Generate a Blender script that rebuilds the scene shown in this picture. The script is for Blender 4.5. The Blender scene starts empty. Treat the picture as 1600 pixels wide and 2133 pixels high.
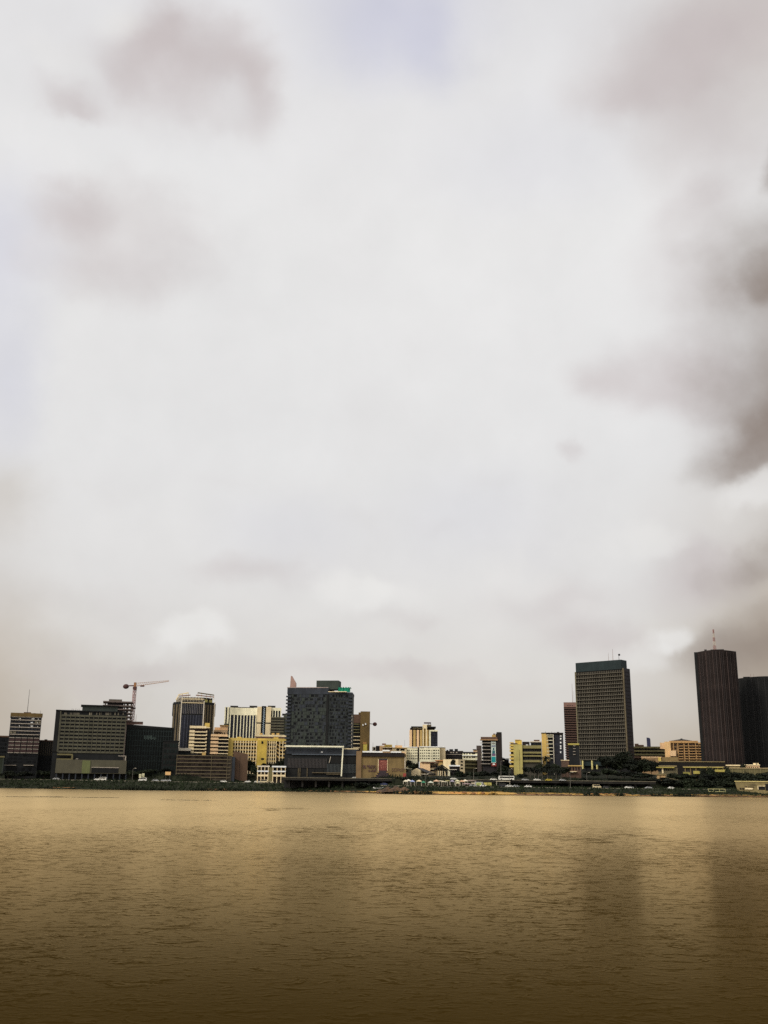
import bpy, bmesh, math, random
from mathutils import Vector, Matrix, Euler
random.seed(11)
R = math.radians
S = bpy.context.scene
COL = S.collection

# ------------------------------------------------------------------ camera
# solved from the photograph: f = 2063 px at 1600 px width, pitch 15.1 deg up, slight roll
FPX = 2063.0
CAM = Vector((0, 0, 8.0))
PITCH = math.atan(558 / FPX)
ROLL = R(0.65)
_F = Vector((0, math.cos(PITCH), math.sin(PITCH)))
_U = Vector((0, -math.sin(PITCH), math.cos(PITCH)))
_X = Vector((1, 0, 0))
CX = math.cos(ROLL) * _X + math.sin(ROLL) * _U
CY = -math.sin(ROLL) * _X + math.cos(ROLL) * _U
cam = bpy.data.cameras.new('camera')
co = bpy.data.objects.new('camera', cam)
COL.objects.link(co)
cam.sensor_fit = 'VERTICAL'
cam.sensor_height = 24
cam.lens = FPX * 24 / 2133
cam.clip_end = 30000
m = Matrix((CX, CY, -_F)).transposed().to_4x4()
m.translation = CAM
co.matrix_world = m
S.camera = co

def ray(px, py):
    return (FPX * _F + (px - 800) * CX + (1066.5 - py) * CY).normalized()
def at_y(px, py, Y):
    d = ray(px, py)
    return CAM + d * ((Y - CAM.y) / d.y)
def at_z(px, py, z=0.0):
    d = ray(px, py)
    return CAM + d * ((z - CAM.z) / d.z)

# ------------------------------------------------------------------ terrain
SHORE = [at_z(px, py) for px, py in ((0, 1641.5), (150, 1644), (300, 1646.5), (450, 1647.5), (600, 1648.5), (740, 1651),
         (850, 1655), (1000, 1656), (1150, 1657.5), (1300, 1658.5), (1450, 1660), (1600, 1661))]
def shore(x):
    if x <= SHORE[0].x: return SHORE[0].y + 3 * math.sin((x - SHORE[0].x) / 60)
    if x >= SHORE[-1].x: return SHORE[-1].y + 3 * math.sin((x - SHORE[-1].x) / 60)
    for a, b in zip(SHORE, SHORE[1:]):
        if x <= b.x:
            t = (x - a.x) / (b.x - a.x)
            return a.y + (b.y - a.y) * t
def lerp(a, b, t): return a + (b - a) * max(0, min(1, t))
def road_z(x): return lerp(5.6, 4.3, (x + 220) / 330)
PROF = [(-60, -4, 0), (-6, -.8, 0), (0, 0, 0), (2, .5, 0), (5, .9, .02), (12, 0, .38), (20, 0, .72), (27, 0, .97), (30, 0, 1), (42, 0, 1), (44, 0.05, 1), (63, .1, 1),
        (66, 9.0, 0), (100, 10.0, 0), (200, 14.0, 0), (330, 21.0, 0), (600, 28, 0), (1000, 30, 0), (9000, 30, 0)]
def terrain(x, y):
    t = y - shore(x)
    rz = road_z(x)
    for (a, za, ka), (b, zb, kb) in zip(PROF, PROF[1:]):
        if t <= b:
            u = max(0, (t - a) / (b - a))
            return lerp(za + ka * rz, zb + kb * rz, u)
    return 30.0

# ------------------------------------------------------------------ materials
def lin(c):
    c /= 255
    return c / 12.92 if c <= .04045 else ((c + .055) / 1.055) ** 2.4
K = 1.35
def alb(rgb, k=None):
    k = K if k is None else k
    return tuple(min(.86, lin(v) * k) for v in rgb)
MATS = {}
def nd(nt, t, **kw):
    n = nt.nodes.new(t)
    for k, v in kw.items():
        if k == 'inp':
            for kk, vv in v.items(): n.inputs[kk].default_value = vv
        else: setattr(n, k, v)
    return n
def mat(name, rgb, k=None, rough=.75, var=.25, scale=.12, spec=.3, stretch=.25, rnd=0.0, metal=0.0):
    """weathered surface: base colour broken up by two noises (blotches, and streaks down the wall)"""
    if name in MATS: return MATS[name]
    M = bpy.data.materials.new(name); M.use_nodes = True
    nt = M.node_tree; L = nt.links.new
    b = nt.nodes['Principled BSDF']
    c = alb(rgb, k)
    tc = nd(nt, 'ShaderNodeTexCoord')
    mp = nd(nt, 'ShaderNodeMapping', inp={'Scale': (1, 1, stretch)})
    L(tc.outputs['Object'], mp.inputs[0])
    n1 = nd(nt, 'ShaderNodeTexNoise', inp={'Scale': scale * 4, 'Detail': 5.0, 'Roughness': .65})
    L(mp.outputs[0], n1.inputs['Vector'])
    n2 = nd(nt, 'ShaderNodeTexNoise', inp={'Scale': scale, 'Detail': 2.0})
    L(tc.outputs['Object'], n2.inputs['Vector'])
    ad = nd(nt, 'ShaderNodeMath', operation='ADD')
    L(n1.outputs[0], ad.inputs[0]); L(n2.outputs[0], ad.inputs[1])
    src = ad.outputs[0]
    if rnd:
        oi = nd(nt, 'ShaderNodeObjectInfo')
        r = nd(nt, 'ShaderNodeMath', operation='MULTIPLY_ADD', inp={1: rnd, 2: -rnd / 2})
        L(oi.outputs['Random'], r.inputs[0])
        a2 = nd(nt, 'ShaderNodeMath', operation='ADD'); L(src, a2.inputs[0]); L(r.outputs[0], a2.inputs[1]); src = a2.outputs[0]
    mr = nd(nt, 'ShaderNodeMapRange', inp={1: .6, 2: 1.4, 3: 1 - var * 1.3, 4: 1 + var * .9})
    L(src, mr.inputs[0])
    mx = nd(nt, 'ShaderNodeVectorMath', operation='SCALE'); mx.inputs[0].default_value = c
    L(mr.outputs[0], mx.inputs['Scale'])
    L(mx.outputs[0], b.inputs['Base Color'])
    b.inputs['Roughness'].default_value = rough
    b.inputs['Specular IOR Level'].default_value = spec
    b.inputs['Metallic'].default_value = metal
    MATS[name] = M
    return M
def glass(name, rgb, k=1.0, rough=.25, spec=.35, rnd=.8):
    return mat(name, rgb, k=k, rough=rough, spec=spec, var=.5, scale=.3, stretch=1, rnd=rnd)

# ------------------------------------------------------------------ mesh helpers
def link(o, parent=None):
    COL.objects.link(o)
    if parent: o.parent = parent
    return o
def box_into(bm, x0, x1, y0, y1, z0, z1):
    vs = [bm.verts.new(p) for p in ((x0, y0, z0), (x1, y0, z0), (x1, y1, z0), (x0, y1, z0), (x0, y0, z1), (x1, y0, z1), (x1, y1, z1), (x0, y1, z1))]
    for f in ((0, 3, 2, 1), (4, 5, 6, 7), (0, 1, 5, 4), (1, 2, 6, 5), (2, 3, 7, 6), (3, 0, 4, 7)):
        bm.faces.new([vs[i] for i in f])
def prism_into(bm, pts, z0, z1):
    a = [bm.verts.new((x, y, z0)) for x, y in pts]; b = [bm.verts.new((x, y, z1)) for x, y in pts]
    n = len(pts)
    bm.faces.new(a[::-1]); bm.faces.new(b)
    for i in range(n): bm.faces.new((a[i], a[(i + 1) % n], b[(i + 1) % n], b[i]))
def tube_into(bm, p, q, r, n=6, r2=None):
    p = Vector(p); q = Vector(q); d = (q - p).normalized()
    s = d.orthogonal().normalized(); t = d.cross(s)
    r2 = r if r2 is None else r2
    a = [bm.verts.new(p + (s * math.cos(6.2832 * i / n) + t * math.sin(6.2832 * i / n)) * r) for i in range(n)]
    b = [bm.verts.new(q + (s * math.cos(6.2832 * i / n) + t * math.sin(6.2832 * i / n)) * r2) for i in range(n)]
    bm.faces.new(a[::-1]); bm.faces.new(b)
    for i in range(n): bm.faces.new((a[i], a[(i + 1) % n], b[(i + 1) % n], b[i]))
def mesh_of(bm, name, mt):
    bmesh.ops.recalc_face_normals(bm, faces=bm.faces)
    me = bpy.data.meshes.new(name); bm.to_mesh(me); bm.free()
    if mt: me.materials.append(mt)
    return me
def obj(name, bm, mt, parent=None, loc=(0, 0, 0)):
    o = bpy.data.objects.new(name, mesh_of(bm, name, mt)); o.location = loc
    return link(o, parent)
def tag(o, label, cat, group=None):
    o['label'] = label; o['category'] = cat
    if group: o['group'] = group
    return o
def structure(o): o['kind'] = 'structure'; return o
def thing(name, label, cat, loc, rz=0, group=None):
    o = bpy.data.objects.new(name, None); link(o)
    o.location = loc; o.rotation_euler = (0, 0, rz); o.empty_display_size = .5
    return tag(o, label, cat, group)
def dup(root, loc, rz=0, sc=None, label=None):
    """a copy of a thing with copies of its parts (two levels)"""
    r = root.copy(); COL.objects.link(r); r.location = loc; r.rotation_euler = (0, 0, rz)
    if sc: r.scale = sc
    if label: r['label'] = label
    for ch in root.children:
        c = ch.copy(); COL.objects.link(c); c.parent = r
        for g in ch.children:
            d = g.copy(); COL.objects.link(d); d.parent = c
    return r

class B:
    """a building: its frame is x along the front, y into the depth, z up from the ground;
    the front runs from (xl, Y=YL) to (xr, Y=YR); measured sizes are read off the photograph on that front plane"""
    def __init__(s, name, label, xl, xr, yt, YL, YR=None, D=20, group=None, cat='building', ytr=None):
        if YR is None:      # the quarter is laid out facing the lagoon: fronts turn towards the viewer
            c = at_y((xl + xr) / 2, yt, YL); w_ = (xr - xl) * YL / FPX
            YL, YR = YL + .92 * c.x / c.y * w_ / 2, YL - .92 * c.x / c.y * w_ / 2
        a = at_y(xl, yt, YL); b = at_y(xr, yt if ytr is None else ytr, YR)
        s.ang = math.atan2(b.y - a.y, b.x - a.x)
        s.W = math.hypot(b.y - a.y, b.x - a.x); s.D = D
        zb = min(terrain(a.x, a.y), terrain(b.x, b.y))
        s.org = Vector((a.x, a.y, zb)); s.H = a.z - zb
        s.root = thing(name, label, cat, s.org, s.ang, group)
        s.inv = (Matrix.Translation(s.org) @ Matrix.Rotation(s.ang, 4, 'Z')).inverted()
        s.cl = s.inv @ CAM
        s.cache = {}
    def at(s, px, py, d=0.0):
        r = s.inv.to_3x3() @ ray(px, py)
        p = s.cl + r * ((d - s.cl.y) / r.y)
        return p.x, p.z
    def bx(s, part, mt, x0, x1, y0, y1, z0, z1, parent=None):
        key = (mt.name, round(x1 - x0, 3), round(y1 - y0, 3), round(z1 - z0, 3))
        if key not in s.cache:
            bm = bmesh.new(); box_into(bm, 0, x1 - x0, 0, y1 - y0, 0, z1 - z0)
            s.cache[key] = mesh_of(bm, part, mt)
        o = bpy.data.objects.new(part, s.cache[key]); o.location = (x0, y0, z0)
        return link(o, parent or s.root)
    def rect(s, x0, y0, x1, y1, d=0.0):
        ax, az = s.at(x0, y0, d); bx_, bz = s.at(x1, y0, d); cx_, cz = s.at((x0 + x1) / 2, y1, d)
        return ax, bx_, cz, (az + bz) / 2
    def px(s, part, mt, x0, y0, x1, y1, d0, d1, base=False, parent=None):
        ax, bx_, z0, z1 = s.rect(x0, y0, x1, y1, d0)
        if base: z0 = -3.0
        return s.bx(part, mt, ax, bx_, d0, d1, z0, z1, parent)
    def core(s, part, mt, top=None):
        return s.bx(part, mt, 0, s.W, 0, s.D, -3, s.H if top is None else top)
    def zat(s, py, x=None, d=0.0):
        """height on the front plane where the picture row py meets local x"""
        x = s.W / 2 if x is None else x
        w = Matrix.Rotation(s.ang, 4, 'Z') @ Vector((x, d, 0)) + s.org
        px = 800
        for _ in range(4):
            lx, lz = s.at(px, py, d)
            px += (x - lx) * FPX * 1.03 / max(100, w.y)
        return s.at(px, py, d)[1]
    def hbars(s, part, mt, x0, x1, zs, th, d0, d1):
        return [s.bx(part, mt, x0, x1, d0, d1, z - th / 2, z + th / 2) for z in zs]
    def vbars(s, part, mt, xs, w, z0, z1, d0, d1):
        return [s.bx(part, mt, x - w / 2, x + w / 2, d0, d1, z0, z1) for x in xs]
    def grid(s, part, mt, x0, x1, z0, z1, nx, nz, fx, fz, d=-.12, th=.3, skip=0.0, dx=1, y0=None):
        """windows: each one an object; past 100 the rest as one part"""
        cw = (x1 - x0) / nx; ch = (z1 - z0) / nz; n = 0; rest = None
        for j in range(nz):
            for i in range(nx):
                if skip and random.random() < skip: continue
                a = x0 + cw * (i + .5 - fx / 2); b = z0 + ch * (j + .5 - fz / 2)
                n += 1
                if n <= 100: s.bx(part, mt, a, a + cw * fx, d, d + th, b, b + ch * fz)
                else:
                    if rest is None: rest = bmesh.new()
                    box_into(rest, a, a + cw * fx, d, d + th, b, b + ch * fz)
        if rest:
            o = obj(part, rest, mt, s.root); o['kind'] = 'stuff'
    def side_grid(s, part, mt, x, y0, y1, z0, z1, ny, nz, fy, fz, th=.3):
        cw = (y1 - y0) / ny; ch = (z1 - z0) / nz
        for j in range(nz):
            for i in range(ny):
                a = y0 + cw * (i + .5 - fy / 2); b = z0 + ch * (j + .5 - fz / 2)
                s.bx(part, mt, x - th / 2, x + th / 2, a, a + cw * fy, b, b + ch * fz)
    def mast(s, part, mt, px, y0, y1, d, r=.16, px1=None, parent=None):
        """thin rooftop mast from row y0 (top) down to y1"""
        x1, z1 = s.at(px1 if px1 is not None else px, y0, d); x0, z0 = s.at(px, y1, d)
        bm = bmesh.new(); tube_into(bm, (x0, d, z0 - .5), (x0, d, z1), r, 5, r * .5)
        return obj(part, bm, mt, parent or s.root)
    def poly(s, part, mt, pts, z0, z1):
        bm = bmesh.new(); prism_into(bm, pts, z0, z1)
        return obj(part, bm, mt, s.root)
def spread(a, b, n): return [a + (b - a) * i / (n - 1) for i in range(n)]
WAVE = (.11, .18, .045, .003)   # heights in metres of the wave layers
FSC, FMAX = .100, .96
GTINT = (1.0, .745, .385)
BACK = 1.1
SUNE = 1.5
DENOISE = False
WROUGH = (.155, .28)
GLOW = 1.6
# ------------------------------------------------------------------ palette
cream = mat('cream_render', (218, 190, 150)); cream2 = mat('pale_cream_render', (230, 202, 170))
peach = mat('peach_render', (206, 172, 130)); peach_pale = mat('pale_peach_band', (226, 190, 150))
white = mat('white_paint', (240, 224, 204)); offwhite = mat('offwhite_concrete', (190, 180, 160))
yellow = mat('yellow_render', (184, 158, 82), var=.3); yellow2 = mat('deep_yellow_render', (182, 154, 68), var=.3)
ochre = mat('ochre_render', (168, 140, 84)); olive = mat('olive_render', (148, 136, 68)); olive2 = mat('olive_band', (108, 100, 66), k=1.1)
tan = mat('tan_wall', (108, 90, 56), var=.35); tan2 = mat('tan_pilaster', (110, 88, 60))
brown = mat('brown_cladding', (80, 60, 46), var=.3); brown2 = mat('olive_brown_cladding', (92, 74, 40), var=.35)
redbrown = mat('red_brown_cladding', (74, 56, 48), k=1.1); pinkish = mat('pink_terracotta', (124, 94, 82), k=1.15)
darkbrown = mat('dark_brown_cladding', (44, 38, 36), k=.95, spec=.15); maroon = mat('dark_maroon_cladding', (46, 38, 35), k=.85, var=.45, spec=.1)
charcoal = mat('charcoal_cladding', (38, 39, 39), k=.9, spec=.12); black = mat('black_cladding', (33, 33, 32), k=1.1, spec=.1)
greygreen = mat('grey_green_panel', (54, 60, 53), k=1.0, var=.35); slate = mat('slate_panel', (48, 52, 58), k=1.0, var=.4)
tealcap = mat('teal_cladding', (44, 55, 55), k=.75, rough=.6, spec=.15); tarp = mat('green_tarpaulin', (10, 110, 84), var=.3)
grid_green = mat('grey_green_concrete', (90, 87, 70), k=.95, var=.4); louvre = mat('olive_grey_concrete', (104, 97, 82), k=.85, var=.4)
greybrown = mat('grey_brown_concrete', (88, 78, 58), var=.3); duskpanel = mat('dusk_red_panel', (66, 48, 46), k=1.1)
conc_dark = mat('raw_concrete', (104, 92, 84), k=1.0); slabgrey = mat('grey_slab', (150, 140, 126))
terracotta = mat('terracotta_roof', (168, 116, 70)); darkroof = mat('dark_roof', (48, 46, 44), k=1.0)
steel = mat('grey_steel', (70, 68, 66)); crane_red = mat('crane_red_paint', (134, 68, 54), k=1.1); crane_pale = mat('crane_pale_paint', (156, 124, 96), k=1.1)
crane_dark = mat('crane_dark_metal', (70, 44, 40))
g_dark = glass('dark_glass', (30, 31, 33), k=.9, spec=.08, rough=.35); g_blue = glass('blue_black_glass', (34, 36, 46), k=.9, spec=.25)
g_green = glass('green_black_glass', (28, 36, 34), k=.8, spec=.12, rough=.35); g_warm = glass('brown_glass', (46, 38, 34), k=1.0, spec=.1, rough=.35)
g_pale = glass('pale_blind_glass', (120, 112, 92), k=1.1)

# ------------------------------------------------------------------ 1. left edge
b = B('low_block', 'dark low block with thin brown parapet behind the leftmost tower', -14, 19, 1535, 770, D=22)
b.core('wall', charcoal); b.bx('parapet', brown, -.3, b.W + .3, -.4, b.D, b.H, b.H + 1.1)
b.grid('window', g_dark, 1, b.W - 1, 6, b.H - 1, 6, 7, .6, .5)
b = B('annex', 'dark green box annex with pale edge frame at the far left shore', -40, 9, 1577, 712, D=16)
b.core('wall', mat('dark_green_wall', (44, 50, 36), k=1.0)); b.px('frame', greygreen, 6.5, 1577, 9, 1615, -.4, 0)
b.bx('cornice', olive2, -.2, b.W + .2, -.5, b.D, b.H, b.H + 1.0); b.grid('window', g_dark, 2, b.W - 4, 3, b.H - 2, 7, 3, .7, .5)

b = B('office_tower', 'narrow banded office tower with brown parapet and mast at the far left', 24, 88, 1485, 725, D=22, ytr=1488)
b.core('wall', charcoal)
zp = b.zat(1493)
b.bx('parapet', brown2, -.4, b.W + .4, -.7, b.D, zp, b.H + .2)
b.px('rooftop_box', brown, 50, 1483.5, 65, 1487, 5, 11); b.px('rooftop_box', brown, 70, 1485.5, 75, 1488, 6, 9)
bands = [b.zat(y) for y in (1493.5, 1500, 1507.5, 1515, 1522.5, 1530)]
b.hbars('floor_band', slabgrey, .3, b.W - .3, bands, .55, -.55, 0)
for z0, z1 in zip(bands[1:], bands[:-1]):
    n = 9
    for i in range(n):
        w = b.W / n
        b.bx('window', g_blue if random.random() < .9 else g_pale, i * w + .3, (i + 1) * w - .3, -.1, .1, z0 + .7, z1 - .6)
for x, y, w in ((41, 1496, 2.6), (66, 1496.5, 6), (79, 1497, 1.6), (64, 1504, 5), (78, 1504.5, 1.2), (40, 1511, 1.4), (64, 1511.5, 5), (78, 1512.5, 1.4)):
    b.px('white_window', white, x, y, x + w, y + 1.9, -.2, .1)  # plain white panels over some of the windows
zz = [b.zat(y) for y in (1537, 1545, 1552.5, 1560, 1568)]
for z0, z1 in zip(zz[1:], zz[:-1]):
    for i in range(5):
        w = b.W / 5
        b.bx('spandrel_panel', duskpanel, i * w + .25, (i + 1) * w - .25, -.35, 0, z0 + .5, z1 - .6)
for z in zz:
    for i in range(5):
        w = b.W / 5
        b.bx('sill', slabgrey, i * w + .3, (i + 1) * w - .3, -.6, 0, z - .25, z + .2)
b.grid('window', g_dark, 1, b.W - 1, b.zat(1590), b.zat(1570), 6, 3, .8, .6)
b.px('canopy', slabgrey, 9, 1593.4, 34, 1594.4, -1.5, 0); b.px('canopy', slabgrey, 49, 1593.4, 70, 1594.6, -1.5, 0)
b.grid('window', g_dark, 1, b.W - 1, 2, b.zat(1597), 8, 2, .8, .7)
b.mast('mast', steel, 57, 1436, 1484, 8, .22, 61.5); b.mast('aerial', steel, 84, 1480, 1488, 4, .15)

b = B('low_block', 'dark low block with vertical strips between the leftmost tower and the grid office block', 80, 113, 1544, 742, D=20)
b.core('wall', charcoal); b.bx('parapet', brown, -.2, b.W + .2, -.3, b.D, b.H, b.H + .9)
b.vbars('pilaster', mat('dim_strip', (70, 62, 50), k=1.0), spread(1, b.W - 1, 7), .7, b.H - 10, b.H - .5, -.35, 0)
b.grid('window', g_dark, 1, b.W - 1, 3, b.H - 11, 6, 4, .7, .5)
b.px('rooftop_box', charcoal, 93, 1540, 99, 1544.5, 3, 7)

# ------------------------------------------------------------------ 2. the broad grid office
b = B('office_block', 'broad grey-green office block with a dense window grid over a plain podium', 118, 264, 1479, 715, D=24, ytr=1484)
b.core('wall', charcoal)
xg0 = b.at(127, 1492)[0]
b.bx('corner_strip', black, -.3, xg0 - .6, -.5, .3, b.zat(1567), b.H + .3)
b.vbars('edge_frame', grid_green, [xg0 - .3], .6, b.zat(1567), b.H, -.7, 0)
zt, zb_ = b.zat(1492), b.zat(1567)
NX, NZ = 14, 10
b.grid('window', g_dark, xg0, b.W, zb_, zt, NX, NZ, .86, .9, d=-.1, th=.2)
for i, z in enumerate(spread(zb_, zt, NZ + 1)):
    b.bx('spandrel', grid_green, xg0, b.W, -.45, 0, z - .55, z + .75)
b.vbars('mullion', grid_green, spread(xg0 + .3, b.W - .2, NX + 1), .42, zb_, zt, -.6, 0)
for x0, x1 in ((134, 140), (146, 151), (153, 166), (186, 188.5), (190, 192), (201, 203), (207, 209), (210.5, 212), (220, 228), (230, 232), (239, 241), (245.5, 248), (256, 258)):
    b.px('attic_window', g_pale, x0, 1484.4, x1, 1489.4, -.25, .1)
b.bx('cornice', charcoal, -.4, b.W + .4, -.9, b.D, b.zat(1482.5), b.H + .2)
b.px('penthouse', greygreen, 172, 1471, 246, 1482, 6, 20); b.px('penthouse_roof', black, 169, 1468.8, 249, 1471, 5, 21)
for x in (150, 153, 158, 162, 165): b.mast('aerial', steel, x, 1474.5 + random.random() * 2, 1480, 3, .14)
zpt, zpb = b.zat(1583), b.zat(1611)
b.bx('podium_wall', mat('podium_greybrown', (80, 76, 60), k=1.1, var=.2), b.at(117, 1590)[0], b.at(263, 1590)[0], -6, 0, zpb, zpt)
b.px('podium_panel', mat('moss_green_panel', (98, 102, 64), k=1.1), 172, 1584, 189, 1611, -6.3, -6)
b.px('podium_opening', black, 191, 1599.5, 247, 1610, -6.2, -5.9); b.px('opening_frame', slabgrey, 191, 1598.2, 248, 1599.4, -6.4, -6)
b.px('roof_frame', olive2, 119, 1570, 152, 1573, -5, -1); b.px('roof_frame', olive2, 149, 1573, 152.5, 1583, -5, -1); b.px('roof_frame', olive2, 118, 1580, 149, 1583, -5, -1)
b.px('edge_post', slabgrey, 260.5, 1575.5, 263, 1584, -6.2, -5.5); b.px('coping', slabgrey, 247, 1574, 263, 1575.4, -6.4, -3)
b.px('coping', slabgrey, 158, 1580, 163, 1581.4, -6, -5)
b.vbars('stilt', slate, spread(b.at(118, 1612)[0], b.at(262, 1612)[0], 12), .8, -4, zpb, -5.5, -4.7)
b.px('undercroft', black, 116, 1611.5, 264, 1640, -2, 0)

# ------------------------------------------------------------------ 3. unfinished concrete frame and crane
b = B('unfinished_building', 'raw concrete frame of stacked open floors beside the tower crane', 219, 262, 1461, 840, D=17)
for y in (1461, 1469, 1476.5, 1484, 1491.5, 1499):
    z = b.zat(y)
    b.bx('floor_slab', conc_dark, -1.5, b.W + 6.2, -1.5, b.D, z - .9, z + .1)
b.bx('core_wall', mat('dim_concrete_core', (46, 40, 42), k=.8), 2, b.W - 1.5, 1.5, b.D - 3, -3, b.zat(1461))
b.bx('parapet', mat('grey_brown_parapet', (96, 88, 78), k=1), 3, b.W - 3, 1, b.D - 4, b.zat(1461), b.zat(1456.5))
b.vbars('column', conc_dark, [.5, b.W - .6, b.W + 2.2, b.W + 5], 1.1, -3, b.zat(1461), 1, 2.1)
b.vbars('column', conc_dark, [b.W + 1.5, b.W + 5], 1.0, -3, b.zat(1461), 13, 14)

c0 = at_y(276, 1500, 852); c1 = at_y(275, 1428, 852); zc = terrain(c0.x, 852)
cr = thing('tower_crane', 'red tower crane with a long pale jib above the unfinished concrete floors', 'crane', (c0.x, 852, zc))
def lattice(bm, p, q, w, n, r):
    p = Vector(p); q = Vector(q); d = (q - p).normalized(); s = d.orthogonal().normalized(); t = d.cross(s)
    cs = [s * w + t * w, s * w - t * w, -s * w - t * w, -s * w + t * w]
    for c in cs: tube_into(bm, p + c, q + c, r, 4)
    for i in range(n):
        a = p + (q - p) * (i / n); e = p + (q - p) * ((i + 1) / n)
        for k in range(4):
            u, v = (k, (k + 1) % 4) if i % 2 else ((k + 1) % 4, k)
            tube_into(bm, a + cs[u], e + cs[v], r * .7, 3)
hc = c1.z - zc
bm = bmesh.new(); lattice(bm, (0, 0, -1), (0, 0, hc - 2), .95, 30, .22); obj('mast', bm, crane_red, cr)
bm = bmesh.new(); box_into(bm, -1.6, 1.6, -1.6, 1.6, hc * .72, hc * .72 + 1.2); box_into(bm, -1.4, 1.4, -1.4, 1.4, hc - 3, hc - 1); obj('climbing_collar', bm, crane_dark, cr)
je = at_y(352, 1418.5, 852 - 14) - Vector((c0.x, 852, zc)); jb = Vector((0, 0, hc))
bm = bmesh.new()
pv = Vector((0, 0, 1.0))
tube_into(bm, jb - pv * .6, je - pv * .3, .22, 5); tube_into(bm, jb + pv * 2.0, je + pv * .4, .13, 5)
for i in range(16):
    a = jb + (je - jb) * (i / 16); e = jb + (je - jb) * ((i + .5) / 16); u = 2.2 - 1.7 * i / 16
    tube_into(bm, a - pv * .6, e + pv * u, .1, 3); tube_into(bm, e + pv * u, jb + (je - jb) * ((i + 1) / 16) - pv * .5, .1, 3)
obj('jib', bm, crane_pale, cr)
jd = (je - jb).normalized(); cw = jb - Vector((jd.x, jd.y, 0)) * 9.5
bm = bmesh.new(); tube_into(bm, jb, cw, .5, 5); obj('counter_jib', bm, crane_dark, cr)
bm = bmesh.new(); bmesh.ops.create_icosphere(bm, subdivisions=2, radius=2.1, matrix=Matrix.Translation(cw + Vector((0, 0, -.5))) @ Matrix.Diagonal((1.25, .8, 1, 1))); obj('counterweight', bm, crane_dark, cr)
bm = bmesh.new(); box_into(bm, -.2, 1.9, -2.2, -.9, hc - 4.2, hc - 1.5); obj('cab', bm, crane_dark, cr)
bm = bmesh.new(); box_into(bm, -.9, .9, -.9, .9, hc - 1, hc + 2.6); obj('slewing_head', bm, mat('crane_ochre', (130, 92, 60)), cr)
tp = jb + (je - jb) * .22
bm = bmesh.new(); box_into(bm, tp.x - 1.6, tp.x + 1.6, tp.y - .6, tp.y + .6, tp.z - 1.8, tp.z - .6); obj('trolley', bm, crane_dark, cr)

# ------------------------------------------------------------------ 4. dark glass block
b = B('glass_block', 'almost black glass block with a sloping roofline and brown roof box', 264, 362, 1508.5, 738, D=30, ytr=1516)
b.poly('glass_wall', g_green, [(0, 0), (b.W, 0), (b.W, b.D), (0, b.D)], -3, b.zat(1517))
bm = bmesh.new()
zl, zr_ = b.at(264, 1508.5)[1], b.at(362, 1516)[1]; zt = b.zat(1517)
vs = [bm.verts.new(p) for p in ((0, 0, zt), (b.W, 0, zt), (b.W, b.D, zt), (0, b.D, zt), (0, 0, zl), (b.W, 0, zr_), (b.W, b.D, zr_), (0, b.D, zl))]
for f in ((0, 3, 2, 1), (4, 5, 6, 7), (0, 1, 5, 4), (1, 2, 6, 5), (2, 3, 7, 6), (3, 0, 4, 7)): bm.faces.new([vs[i] for i in f])
obj('sloping_parapet', bm, black, b.root)
b.px('roof_box', redbrown, 264, 1503, 298, 1507.6, 3, 14); b.px('roof_trim', pinkish, 264, 1507.6, 298, 1509, 1.5, 3)
b.vbars('mullion', mat('dark_green_mullion', (36, 46, 44), k=1.0), spread(1.5, b.W - 1.5, 18), .3, 2, zt - 1, -.22, 0)
b.hbars('transom', mat('dark_green_mullion', (36, 46, 44)), 1, b.W - 1, spread(10, zt - 2, 7), .3, -.16, 0)
for i in range(9):
    x = 301 + i * 2.9
    b.px('facade_letter', mat('faint_letter', (92, 108, 100), k=1.0), x, 1532 if i < 6 else 1536, x + 1.0, 1539.5 + (i % 2), -.4, -.2)
b.mast('aerial', pinkish, 283, 1488, 1503, 8, .18)

# ------------------------------------------------------------------ 5. faceted tower with an open crown
b = B('crown_tower', 'dark faceted tower with pale corner lines and open pergola crown', 361, 448, 1462, 806, D=34)
W = b.W; ca = W * .2; cd = 9
zs = b.zat(1462); zn = b.zat(1487)
pts = [(0, cd), (ca, 0), (W * .74, 0), (W, cd * .6), (W, 26), (W * .8, 32), (ca, 32), (0, 26)]
b.poly('wall', charcoal, pts, -3, zs)
dk = mat('bronze_panel', (96, 84, 62), k=1.05, var=.5)
def facet(p, q, part, mt, n, w, z0, z1, out=.45, ends=False):
    p = Vector(p); q = Vector(q); d = (q - p).normalized(); nrm = Vector((d.y, -d.x))
    for i in range(n):
        t = (i / (n - 1)) if ends else (i + .5) / n
        cpt = p + (q - p) * t
        a = cpt - d * w / 2; e = cpt + d * w / 2
        b.poly(part, mt, [tuple(a), tuple(a + nrm * out), tuple(e + nrm * out), tuple(e)], z0, z1)
facet(pts[0], pts[1], 'bronze_strip', dk, 3, 1.7, -2, zs - 2)
facet(pts[2], pts[3], 'bronze_strip', dk, 4, 1.2, -2, zs - 2)
facet(pts[1], pts[2], 'mullion', mat('pale_mullion', (128, 122, 116), k=1.0), 13, .24, zn, zs - 1.5, .5)
facet(pts[1], pts[2], 'mullion', mat('dim_mullion', (84, 86, 96), k=1.0), 8, .24, -2, zn - 1, .5)
facet(pts[1], pts[2], 'glass_strip', g_blue, 13, 1.5, zn, zs - 1.5, .2)
facet(pts[1], pts[2], 'glass_strip', g_blue, 8, 2.5, -2, zn - 1, .2)
for p_, sgn in ((pts[1], 1), (pts[2], 1), (pts[3], -1)):
    b.bx('corner_line', offwhite, p_[0] - .4, p_[0] + .35, p_[1] - .7, p_[1] + .3, -2, zs + (1 if p_ != pts[3] else .5))
b.bx('corner_line', offwhite, -.4, .2, cd - .4, cd + .4, 20, b.zat(1525))
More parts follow.
